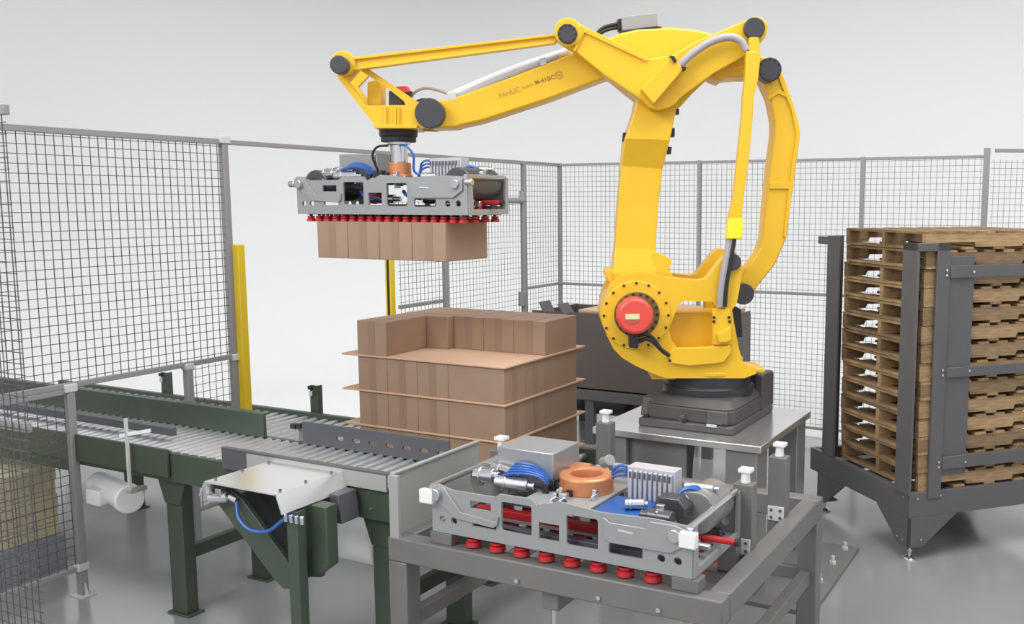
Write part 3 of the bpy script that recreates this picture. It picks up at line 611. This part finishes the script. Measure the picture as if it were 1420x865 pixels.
rp('side_casting', side, .17, .30, holes=[hole], label='near side casting with the ring of bolts')
rp('side_casting', side, -.30, -.17, holes=[hole])
bm = NB(); prism(bm, [(0.487, 1.762), (-0.088, 1.758), (-0.143, 1.404), (-0.196, 1.302), (0.411, 1.309)], -.17, .17, RF); obj('inner_web', bm, YEL, RB, 0.01)
HUB = (0.527, 1.763)
rr_ = rc('bearing_ring', HUB, .228, .30, .312, YEL, 48, bolts=16, br=.93, bs=.009)
rc('bearing_recess', (HUB[0]-.004, HUB[1]+.006), .150, .312, .322, mat('dark_olive_recess', (.16, .11, .02), .5), 36, bolts=18, br=.9, bs=.010)
mt = rc('servo_motor', (0.545, 1.775), .118, .31, .47, REDM, 36, bev=0.02)
bm = NB(); q = (0.564, 1.774); prism(bm, rect(q[0]-.045, q[1]-.016, q[0]+.045, q[1]+.018), .47, .474, RF); obj('label_plate', bm, CREAM, mt)
bm = NB(); prism(bm, [(q[0]+.045*math.cos(t), q[1]-.018+.03*math.sin(t)) for t in [PI+PI*i/10 for i in range(11)]], .47, .473, RF); obj('label_plate', bm, mat('brown_badge', (.45, .10, .05), .5), mt)
bm = NB(); q = (0.550, 1.614); box(bm, RF(q[0]-.03, q[1]-.05, .32), RF(q[0]+.03, q[1]+.04, .42)); obj('connector', bm, BLK, mt, 0.006)
rt('cable', [((0.522, 1.642), .38), ((0.461, 1.646), .38), ((0.409, 1.603), .36), ((0.366, 1.541), .35), ((0.311, 1.499), .33)], .014, BLK)
rt('cable', [((0.522, 1.599), .38), ((0.461, 1.617), .38), ((0.409, 1.586), .36), ((0.366, 1.541), .35), ((0.311, 1.499), .33)], .014, BLK)
rp('lower_cover', [(0.309, 1.520), (0.276, 1.548), (-0.036, 1.555), (-0.093, 1.564), (-0.104, 1.516), (-0.052, 1.449), (0.011, 1.440), (0.179, 1.427), (0.308, 1.448)], .30, .335)
rp('mounting_pad', [(0.025, 1.805), (-0.090, 1.804), (-0.113, 1.564), (0.022, 1.565)], .30, .325)
bm = NB()
for p in ((0.016, 1.748), (0.016, 1.720), (-0.084, 1.748), (-0.089, 1.719), (0.305, 1.464)): cyl(bm, RF(*p, .32), RF(*p, .337), .010, 8)
obj('bolts', bm, BLK, RB, kind='stuff')
rp('cable_clamp', [(0.001, 1.643), (-0.052, 1.662), (-0.090, 1.690), (-0.101, 1.604), (-0.063, 1.585), (-0.010, 1.585)], .32, .36)
rc('joint_cap', (-0.106, 2.111), .055, .30, .33)
rp('rear_bracket', [(-0.128, 1.813), (-0.209, 1.773), (-0.222, 1.583), (-0.172, 1.583), (-0.140, 1.714)], -.05, .1, BLK)
# lower arm: stack of rectangular sections
secs = [[(0.503, 3.206), (0.230, 3.208)], [(0.531, 3.082), (0.253, 3.107)], [(0.592, 2.911), (0.298, 2.903)], [(0.610, 2.738), (0.335, 2.719)], [(0.633, 2.477), (0.363, 2.476)], [(0.653, 2.199), (0.381, 2.183)], [(0.670, 2.032), (0.370, 2.002)], [(0.630, 1.778), (0.352, 1.776)]]
hw = [.16, .17, .19, .105, .105, .115, .155, .155]
bm = NB(); skin(bm, [[RF(*a, -h), RF(*b, -h), RF(*b, h), RF(*a, h)] for (a, b), h in zip(secs, hw)]); la = obj('lower_arm', bm, YEL, RB, 0.008, smooth=False)
bm = NB(); cyl(bm, RF(HUB[0], HUB[1], -.17), RF(HUB[0], HUB[1], .17), .23, 36); obj('shoulder_hub', bm, YEL, RB, 0.01)
rp('stop_block', [(0.400, 2.173), (0.327, 2.149), (0.273, 2.115), (0.292, 2.042), (0.257, 1.998), (0.399, 1.998)], -.08, .14)
rp('stop_block', [(0.652, 2.058), (0.721, 2.053), (0.725, 2.019), (0.696, 1.961), (0.628, 1.960)], -.08, .14)
for a in ([(0.596, 2.958), (0.572, 2.958), (0.572, 2.901), (0.601, 2.901)], [(0.282, 2.992), (0.253, 2.988), (0.253, 2.931), (0.282, 2.931)], [(0.311, 2.869), (0.272, 2.864), (0.277, 2.817), (0.315, 2.821)], [(0.250, 3.120), (0.225, 3.111), (0.225, 3.078), (0.249, 3.082)],):
    rp('cable_stud', a, 0, .08, BLK, 0.002)
# forearm
fore = [(1.852, 3.153), (1.722, 3.163), (1.371, 3.289), (1.043, 3.415), (0.738, 3.537), (0.612, 3.592), (0.504, 3.616), (0.292, 3.628), (0.126, 3.616), (0.007, 3.590), (-0.099, 3.531), (-0.281, 3.459), (-0.426, 3.428), (-0.447, 3.350), (-0.381, 3.293), (-0.236, 3.316), (-0.102, 3.314), (-0.068, 3.310), (-0.021, 3.291), (0.027, 3.318), (0.146, 3.206), (0.231, 3.113), (0.431, 3.111), (0.583, 3.226), (0.692, 3.313), (1.092, 3.163), (1.524, 3.022), (1.656, 2.994), (1.693, 2.980), (1.842, 2.974), (1.911, 3.002), (1.937, 3.075), (1.907, 3.135)]
fo = rp('forearm', fore, -.13, .13, bev=0.015)
rp('forearm_rib', [(0.013, 3.355), (-0.187, 3.385), (-0.169, 3.320), (-0.073, 3.314), (-0.059, 3.291), (0.004, 3.318)], -.18, .14)
# bell crank on the near side
crank = [(1.046, 3.573), (1.037, 3.617), (1.009, 3.644), (0.963, 3.658), (0.917, 3.645), (0.876, 3.615), (0.455, 3.408), (0.291, 3.432), (0.138, 3.524), (0.021, 3.570), (-0.184, 3.658), (-0.230, 3.681), (-0.287, 3.668), (-0.321, 3.623), (-0.312, 3.564), (-0.280, 3.519), (-0.215, 3.464), (-0.169, 3.427), (0.018, 3.325), (0.135, 3.242), (0.242, 3.163), (0.271, 3.127), (0.317, 3.099), (0.383, 3.085), (0.449, 3.107), (0.496, 3.153), (0.729, 3.301), (0.923, 3.453), (0.997, 3.493), (1.038, 3.523)]
rp('bell_crank', crank, .16, .27, bev=0.008)
rp('crank_rim', [(0.864, 3.604), (0.451, 3.413), (0.460, 3.386), (0.878, 3.573)], .27, .285, bev=.003)
rp('crank_rim', [(0.878, 3.573), (0.855, 3.569), (0.915, 3.444), (0.929, 3.453)], .27, .285, bev=.003)
rp('conduit_cover', [(0.503, 3.208), (0.310, 3.415), (0.236, 3.331), (0.424, 3.113)], .27, .37, bev=.006)
rc('pivot_boss', (0.960, 3.563), .088, .27, .295, YEL, 32)
rc('joint_cap', (0.965, 3.551), .062, .295, .315, CAP, bolts=10, br=.85)
rc('joint_cap', (-0.225, 3.599), .068, .27, .315)
rc('joint_cap', (-0.350, 3.355), .077, .1, .22, CAP, bolts=12, br=.86)
rt('conduit', [((0.267, 3.349), .33), ((0.185, 3.425), .33), ((0.085, 3.493), .33), ((-0.007, 3.530), .33), ((-0.081, 3.535), .33), ((-0.137, 3.509), .33), ((-0.170, 3.455), .33)], .025, HOSE, n=12)
rp('conduit_clamp', [(0.325, 3.412), (0.298, 3.408), (0.279, 3.377), (0.297, 3.368)], .30, .39, BLK, .002)
rp('conduit_clamp', [(0.251, 3.346), (0.219, 3.342), (0.224, 3.324), (0.242, 3.324)], .30, .39, BLK, .002)
# hanging cable guide on the right
cg = rp('cable_guide', [(-0.166, 3.447), (-0.259, 3.443), (-0.243, 3.268), (-0.217, 3.164), (-0.214, 3.051), (-0.192, 2.754), (-0.162, 2.523), (-0.155, 2.407), (-0.157, 2.267), (-0.058, 2.268), (-0.070, 2.408), (-0.096, 2.533), (-0.116, 2.754), (-0.144, 3.050), (-0.147, 3.164), (-0.159, 3.267)], .30, .36)
rp('guide_hook', [(-0.187, 3.536), (-0.247, 3.537), (-0.259, 3.443), (-0.180, 3.442)], .30, .34)
rp('guide_clamp', [(-0.065, 2.393), (-0.160, 2.393), (-0.157, 2.263), (-0.053, 2.263)], .29, .37, mat('bright_yellow_plastic', (.95, .72, .02), .4), .006)
rt('hose', [((-0.086, 2.291), .33), ((-0.055, 2.127), .34), ((-0.029, 1.962), .34), ((-0.021, 1.820), .33)], .022, HOSE)
rt('hose', [((-0.109, 2.291), .33), ((-0.083, 2.127), .33), ((-0.057, 1.962), .33), ((-0.050, 1.819), .32)], .022, BLK)
# curved connecting link
link = [(-0.308, 3.390), (-0.337, 3.427), (-0.384, 3.442), (-0.428, 3.423), (-0.474, 3.317), (-0.536, 3.158), (-0.578, 3.026), (-0.590, 2.950), (-0.570, 2.760), (-0.537, 2.491), (-0.512, 2.258), (-0.437, 2.078), (-0.316, 1.926), (-0.278, 1.847), (-0.229, 1.818), (-0.179, 1.833), (-0.153, 1.878), (-0.176, 1.966), (-0.312, 2.147), (-0.349, 2.244), (-0.365, 2.462), (-0.389, 2.740), (-0.414, 2.954), (-0.412, 3.034), (-0.380, 3.175), (-0.325, 3.292)]
lk = rp('connecting_link', link, -.08, .10, bev=.012)
rp('link_rib', [(-0.417, 3.389), (-0.462, 3.325), (-0.544, 3.110), (-0.582, 2.949), (-0.557, 2.759), (-0.529, 2.491), (-0.505, 2.263), (-0.485, 2.268), (-0.505, 2.491), (-0.533, 2.759), (-0.558, 2.949), (-0.520, 3.110), (-0.438, 3.296)], .10, .115, bev=.003)
rp('link_rib', [(-0.389, 2.635), (-0.550, 2.635), (-0.547, 2.587), (-0.385, 2.587)], .10, .113, bev=.003)
rp('link_rib', [(-0.358, 3.193), (-0.435, 3.240), (-0.523, 3.203), (-0.518, 3.175), (-0.435, 3.212), (-0.368, 3.170)], .10, .112, bev=.003)
rc('joint_cap', (-0.214, 1.884), .073, .1, .15)
# levelling rod from wrist to bell crank
rod = [(2.371, 3.395), (2.344, 3.400), (1.042, 3.555), (1.033, 3.506), (2.346, 3.329), (2.373, 3.337)]
rdo = rp('levelling_rod', rod, .19, .23, bev=.004)
rp('rod_flange', [(2.317, 3.404), (1.042, 3.559), (1.042, 3.546), (2.317, 3.387)], .18, .25, parent=rdo, bev=.002)
rp('rod_flange', [(2.319, 3.338), (1.042, 3.514), (1.042, 3.501), (2.319, 3.324)], .18, .25, parent=rdo, bev=.002)
rc('rod_end', (2.376, 3.368), .075, .17, .25, YEL)
rc('joint_cap', (2.386, 3.348), .057, .25, .32)
# wrist
wo = [(2.441, 3.327), (2.424, 3.277), (2.201, 2.984), (1.944, 2.976), (1.838, 2.972), (1.808, 3.055), (1.834, 3.132), (1.931, 3.141), (2.271, 3.369), (2.343, 3.386), (2.412, 3.376)]
wh = [(2.291, 3.337), (2.361, 3.264), (2.257, 3.116), (2.005, 3.118), (2.018, 3.145), (2.125, 3.230)]
rp('wrist_plate', wo, .12, .17, holes=[wh])
rp('wrist_plate', wo, -.17, -.12, holes=[wh])
bm = NB(); prism(bm, [(2.269, 3.122), (1.949, 3.124), (1.924, 2.998), (2.216, 2.996)], -.12, .12, RF); obj('wrist_body', bm, YEL, RB, 0.006)
rp('wrist_flange', [(2.211, 2.996), (1.927, 2.989), (1.937, 2.970), (2.203, 2.969)], -.19, .20, bev=.003)
for a in ([(2.139, 3.106), (2.126, 3.106), (2.129, 2.992), (2.143, 2.992)], [(2.075, 3.106), (2.062, 3.106), (2.065, 2.993), (2.079, 2.992)], [(2.057, 3.106), (2.043, 3.106), (2.046, 2.993), (2.060, 2.993)]): rp('wrist_rib', a, .17, .19, bev=.002)
rp('wrist_block', [(2.264, 3.275), (2.174, 3.299), (2.179, 3.127), (2.269, 3.127)], -.12, .06)
rp('wrist_motor', [(2.130, 3.221), (2.059, 3.226), (2.043, 3.128), (2.133, 3.128)], -.06, .05, CAP)
rp('motor_cap', [(2.082, 3.249), (2.012, 3.254), (1.989, 3.212), (2.074, 3.203)], -.08, .05, REDM)
rp('motor_connector', [(2.060, 3.203), (1.984, 3.222), (1.996, 3.147), (2.052, 3.137)], -.05, .05, BLK)
rc('joint_cap', (1.849, 3.065), .095, .13, .21, CAP, 32)
rc('joint_cap', (1.929, 3.105), .09, -.21, -.13, CAP, 32)
bm = NB(); lathe(bm, (2.083, 0, 1.99), (0, 0, -1), [(.125, 0), (.125, .06), (.115, .065), (.115, .097)], 32); obj('wrist_flange_ring', bm, BLK, RB, 0.004)
bm = NB(); lathe(bm, (2.083, 0, 1.895), (0, 0, -1), [(.075, 0), (.075, .02), (.058, .022), (.058, .135)], 24); obj('tool_flange', bm, STEEL, RB, 0.003)
# dress pack on the forearm
rt('dress_tube', [((1.744, 3.185), .05), ((1.375, 3.341), .05), ((0.948, 3.487), .05)], .026, WHITE, n=12)
rt('dress_tube', [((1.692, 3.171), .10), ((1.373, 3.302), .10), ((1.020, 3.438), .10)], .018, HOSE, n=10)
for a in ([(1.748, 3.198), (1.691, 3.208), (1.683, 3.162), (1.730, 3.153)], [(1.146, 3.423), (1.104, 3.433), (1.100, 3.387), (1.137, 3.377)],): rp('tube_clamp', a, .0, .13, FENCEL, .002)
rt('cable', [((2.004, 3.180), 0), ((1.956, 3.222), .02), ((1.890, 3.241), .03), ((1.815, 3.228), .04), ((1.749, 3.205), .05)], .010, HOSE)
# box on the forearm
cb = rp('junction_box', [(0.610, 3.698), (0.379, 3.728), (0.373, 3.637), (0.605, 3.607)], -.10, .10, mat('junction_box_grey', (.30, .295, .29), .45), .006)
rp('box_plate', [(0.625, 3.603), (0.380, 3.638), (0.347, 3.634), (0.352, 3.615), (0.620, 3.580)], -.12, .12, BLK, .002)
rp('box_gland', [(0.636, 3.688), (0.598, 3.698), (0.593, 3.629), (0.627, 3.624)], -.06, .06, BLK, .004)
rt('cable', [((0.627, 3.670), 0), ((0.694, 3.655), 0), ((0.742, 3.632), 0), ((0.775, 3.590), 0)], .012, BLK)
rt('cable', [((0.627, 3.647), 0), ((0.694, 3.632), 0), ((0.742, 3.608), 0), ((0.775, 3.566), 0)], .012, BLK)
# lettering along the forearm
def lettering(txt, p0, p1, w_, size, m, bold=0.0):
    cu = bpy.data.curves.new('lettering', 'FONT'); cu.body = txt; cu.size = size; cu.extrude = 0.0008; cu.offset = bold; cu.align_x = 'CENTER'; cu.align_y = 'CENTER'
    tmp = bpy.data.objects.new('lettering', cu); COL.objects.link(tmp); dg = bpy.context.evaluated_depsgraph_get()
    me = bpy.data.meshes.new_from_object(tmp.evaluated_get(dg)); me.name = 'lettering'; bpy.data.objects.remove(tmp)
    me.materials.clear(); me.materials.append(m)
    a = Vector(RF(*p0, w_)); b = Vector(RF(*p1, w_)); xd = (b-a).normalized(); nd = Vector((0, 1, 0)); yd = nd.cross(xd)
    wdt = max(v.co.x for v in me.vertices)-min(v.co.x for v in me.vertices); s = (b-a).length/wdt
    o = bpy.data.objects.new('lettering', me); COL.objects.link(o); o.parent = RB
    Mx = Matrix((xd, yd, nd)).transposed().to_4x4(); Mx.translation = (a+b)/2
    o.matrix_local = Mx @ Matrix.Diagonal((s, s, 1, 1)); return o
INK = mat('olive_ink', (.28, .17, .02), .6); INK2 = mat('faded_ink', (.50, .27, .03), .6)
lettering('FANUC', (1.410, 3.181), (1.274, 3.228), .131, .06, INK2, .001)
lettering('Robot', (1.260, 3.235), (1.190, 3.259), .131, .05, INK2)
lettering('M-410iC', (1.175, 3.268), (1.049, 3.308), .131, .06, INK, .001)
q = (1.021, 3.319); bm = NB(); prism(bm, circ(*q, .026, 20), .1305, .132, RF, [circ(*q, .018, 16)]); box(bm, RF(q[0]-.012, q[1]-.006, .1305), RF(q[0]+.012, q[1]+.006, .132)); obj('emblem', bm, INK2, RB)

# ---------------------------------------------------------------- pallet rack (turned 45 degrees) and its pallets
ang = math.atan2(.698, -.716)      # direction of the left face
RX, RY = -1.09, 6.70
rk = thing('pallet_rack', 'dark grey steel pallet magazine on levelling feet at the right', 'rack', (RX, RY, 0), math.atan2(.716, .698))
# local: x = along right face (R), y = along left face (L)
WR, WL = 1.42, 1.345; Zb, Zt = .312, .492
bm = NB(); box(bm, (0, 0, Zb), (WR, .05, Zt)); obj('base_beam', bm, RACK, rk, 0.004)
bm = NB(); box(bm, (0, .05, Zb), (.05, WL, Zt)); obj('base_beam', bm, RACK, rk, 0.004)
bm = NB(); box(bm, (.05, WL-.05, Zb), (WR, WL, Zt)); obj('base_beam', bm, RACK, rk, 0.004)
bm = NB(); box(bm, (WR-.05, .05, Zb), (WR, WL-.05, Zt)); obj('base_beam', bm, RACK, rk, 0.004)
for y in (.25, .62, 1.0):
    bm = NB(); box(bm, (.05, y-.05, Zt-.10), (WR-.05, y+.05, Zt-.02)); obj('cross_beam', bm, RACK, rk, 0.004)
def gusset(cx, cy, sx, sy):
    bm = NB()
    prism(bm, [(0, Zb), (sx*.40, Zb), (sx*.13, .10), (0, .10)], cy, cy+sy*.02, lambda a, b, d: (cx+a, d, b))
    prism(bm, [(0, Zb), (sy*.40, Zb), (sy*.13, .10), (0, .10)], cx, cx+sx*.02, lambda a, b, d: (d, cy+a, b))
    box(bm, (cx+min(0, sx*.12), cy+min(0, sy*.12), .095), (cx+max(0, sx*.12), cy+max(0, sy*.12), .11))
    lg = obj('leg_gusset', bm, RACK, rk, 0.003)
    bm = NB(); p = (cx+sx*.045, cy+sy*.045); cyl(bm, (*p, .02), (*p, .10), .012, 10); cyl(bm, (*p, .06), (*p, .075), .022, 6); lathe(bm, (*p, 0), (0, 0, 1), [(.05, 0), (.05, .008), (.03, .022), (.012, .03)], 20); obj('levelling_foot', bm, STEEL, lg)
gusset(0, 0, 1, 1); gusset(0, 1.225, 1, -1); gusset(WR, 0, -1, 1); gusset(WR, WL, -1, -1)
bm = NB(); box(bm, (0, 1.0, Zt), (.02, 1.17, 2.24)); box(bm, (.02, 1.15, Zt), (.14, 1.17, 2.24)); p1 = obj('corner_post', bm, RACK, rk, 0.003)
bm = NB(); box(bm, (0, 1.17, 2.17), (.03, 1.31, 2.23)); obj('guide_arm', bm, RACK, p1, 0.003)
bm = NB(); box(bm, (-.012, 0, Zt-.02), (.008, .17, 2.225)); box(bm, (.008, .155, Zt), (.03, .17, 2.2)); obj('corner_post', bm, RACK, rk, 0.003)
bm = NB(); box(bm, (.14, -.012, Zt-.05), (.245, .008, 2.225)); obj('corner_post', bm, RACK, rk, 0.003)
bm = NB(); box(bm, (-.012, -.012, 2.17), (.245, .01, 2.225)); box(bm, (-.012, .01, 2.17), (.008, .17, 2.225)); obj('post_cap', bm, RACK, rk, 0.003)
bm = NB(); box(bm, (.245, .0, .60), (.455, .012, 2.13)); obj('side_plate', bm, RACK, rk, 0.003)
for z0, z1 in ((1.985, 2.07), (1.295, 1.365), (.645, .735)):
    bm = NB(); box(bm, (.245, -.022, z0), (1.36, -.002, z1)); rl = obj('side_rail', bm, RACK, rk, 0.003)
    bm = NB()
    for x, dz in ((.215, .055), (.215, .02), (.43, .04)):
        y = -.012 if x < .24 else -.022
        cyl(bm, (x, y, z0+dz), (x, y-.007, z0+dz), .009, 8)
    obj('bolts', bm, STEEL, rl, kind='stuff')
bm = NB(); box(bm, (1.29, -.012, Zt), (1.40, .008, 2.22)); obj('corner_post', bm, RACK, rk, 0.003)
bm = NB(); box(bm, (1.38, 1.0, Zt), (1.40, 1.17, 2.22)); obj('corner_post', bm, RACK, rk, 0.003)
bm = NB()
for x, y, z in ((.06, -.006, .45), (.16, -.006, .45), (.1, -.006, .15), (.25, -.006, .455)): cyl(bm, (x, 0, z), (x, -.008, z), .008, 8)
for y, z in ((.07, .45), (.12, .15), (.06, .14)): cyl(bm, (0, y, z), (-.008, y, z), .008, 8)
obj('bolts', bm, STEEL, rk, kind='stuff')
# pallets: stringers along the right-face direction with fork notches, boards along the left-face direction
PL, PW, PH = 1.215, 0.985, 0.1265
def pallet_proto():
    t = thing('pallet', 'wooden pallet', 'pallet', (0, 0, 0), math.atan2(.716, .698))
    st_out = [(0, .018), (.17, .018), (.185, .05), (.40, .05), (.415, .018), (.80, .018), (.815, .05), (1.03, .05), (1.045, .018), (PL, .018), (PL, .108), (0, .108)]
    prev = None
    for y in (0, PW/2-.019, PW-.038):
        if prev is None:
            bm = NB(); prism(bm, st_out, 0, .038, XZ()); prev = obj('stringer', bm, WOODS, t, smooth=False); prev.location = (0, y, 0)
        else: share('stringer', prev, t, (0, y, 0))
    bw = .092; bm = NB(); box(bm, (0, 0, 0), (bw, PW, .0175)); b0 = obj('deck_board', bm, WOOD, t, smooth=False)
    tops = [0+i*(PL-bw)/7 for i in range(8)]; bots = [0, (PL-bw)*.27, (PL-bw)*.5, (PL-bw)*.73, PL-bw]
    k = 0
    for x in tops:
        loc = (x, random.uniform(-.004, .004), .108)
        if k == 0: b0.location = loc
        else: share('deck_board', b0, t, loc)
        k += 1
    for x in bots: share('deck_board', b0, t, (x, random.uniform(-.004, .004), 0.0))
    return t
pp = pallet_proto()
def rackw(a, b): # local rack (R, L) -> world
    return (RX+a*.698-b*.716, RY+a*.716+b*.698)
ordn = ['lowest', 'second lowest', 'third from the bottom', 'fourth from the bottom', 'fifth from the bottom', 'sixth from the bottom', 'seventh from the bottom', 'eighth from the bottom', 'sixth from the top', 'fifth from the top', 'fourth from the top', 'third from the top', 'second from the top', 'topmost']
for i in range(14):
    t = pp if i == 0 else copy_tree(pp)
    x, y = rackw(.065+random.uniform(-.01, .01), .005+.015+random.uniform(-.008, .008)); t.location = (x, y, .4935+.1295*i)
    t.rotation_euler.z = math.atan2(.716, .698)+random.uniform(-.006, .006)
    tag(t, 'weathered wooden pallet in the rack, %s of fourteen' % ordn[i], 'pallet', 'wooden pallets in the rack')

# ---------------------------------------------------------------- slip sheet bin behind the robot
bn = thing('sheet_bin', 'dark brown grey bin full of cardboard sheets behind the robot', 'bin', (-4.3, 9.1, 0))
O6 = Vector(bn.location); bx0, bx1, by0, by1, bz0, bz1 = -5.33, -3.25, 8.6, 9.6, .575, 1.37
wb('front_panel', (bx0, by0, bz0), (bx1, by0+.02, bz1), BIN, bn); wb('back_panel', (bx0, by1-.02, bz0), (bx1, by1, bz1-.03), BIN, bn)
wb('side_panel', (bx0, by0+.02, bz0), (bx0+.02, by1-.02, bz1-.02), BIN, bn); wb('side_panel', (bx1-.02, by0+.02, bz0), (bx1, by1-.02, bz1), BIN, bn)
wb('bottom_panel', (bx0, by0, bz0-.005), (bx1, by1, bz0+.02), BIN, bn)
wb('support_beam', (bx0-.05, by0-.02, bz0-.105), (bx1+.05, by0+.06, bz0-.005), RACK, bn); wb('support_beam', (bx0-.05, by1-.06, bz0-.105), (bx1+.05, by1+.02, bz0-.005), RACK, bn)
for x in (bx0+.05, -4.70, bx1-.15):
    for y in (by0-.0, by1-.08): wb('leg', (x, y, 0), (x+.10, y+.08, bz0-.105), GUARD, bn)
wb('lower_shelf', (bx0+.15, by0+.12, .30), (-3.6, by1-.3, .33), BLK, bn)
for (x, y, tilt) in ((-5.15, 8.66, .5), (-4.88, 8.60, .6), (-4.75, 9.55, .5)):
    bm = NB(); M_ = Matrix.Translation((x-O6.x, y-O6.y, bz1-.02)) @ Matrix.Rotation(-tilt, 4, 'Y'); box(bm, (-.01, -.10, 0), (.01, .10, .13), M_); obj('guide_tab', bm, RACK, bn, 0.002)
for i in range(4):
    bm = NB(); box(bm, (-4.79+random.uniform(-.01, .01), by0+.03+random.uniform(0, .01), 1.30+.025*i), (-3.30, by1-.05, 1.3235+.025*i)); o = obj('cardboard_sheet', bm, CARD2, None, 0.002)
    tag(o, 'brown cardboard sheet in the dark bin, %s of the visible pile' % ['lowest', 'second lowest', 'third', 'topmost'][i], 'sheet', 'cardboard sheets in the bin')
bm = NB(); box(bm, (-4.79, by0+.035, bz0+.022), (-3.31, by1-.06, 1.2995)); tag(obj('cardboard_sheet_pile', bm, CARD2, None, kind='stuff'), 'solid pile of cardboard sheets filling the dark bin below its top sheets', 'sheets', kind='stuff')

# ---------------------------------------------------------------- tan stack beyond the fence at the left
tc_ = thing('carton_bundle', 'tan corrugated bundle on a blue grey pallet behind the left mesh', 'bundle', (-6.9, 3.2, 0))
bm = NB(); box(bm, (-.8, -.9, 0), (.6, .82, .05)); 
for x in (-.8, -.15, .5): box(bm, (x, -.9, .05), (x+.1, .82, .2))
box(bm, (-.8, -.9, .2), (.6, .82, .225)); obj('pallet_base', bm, SLATE, tc_, 0.004)
for i in range(5):
    bm = NB(); dx = random.uniform(-.01, .01); box(bm, (-.78+dx, -.88, .226+.098*i), (.585+dx, .80+dx, .322+.098*i)); obj('flat_bundle', bm, TAN, tc_, 0.004)
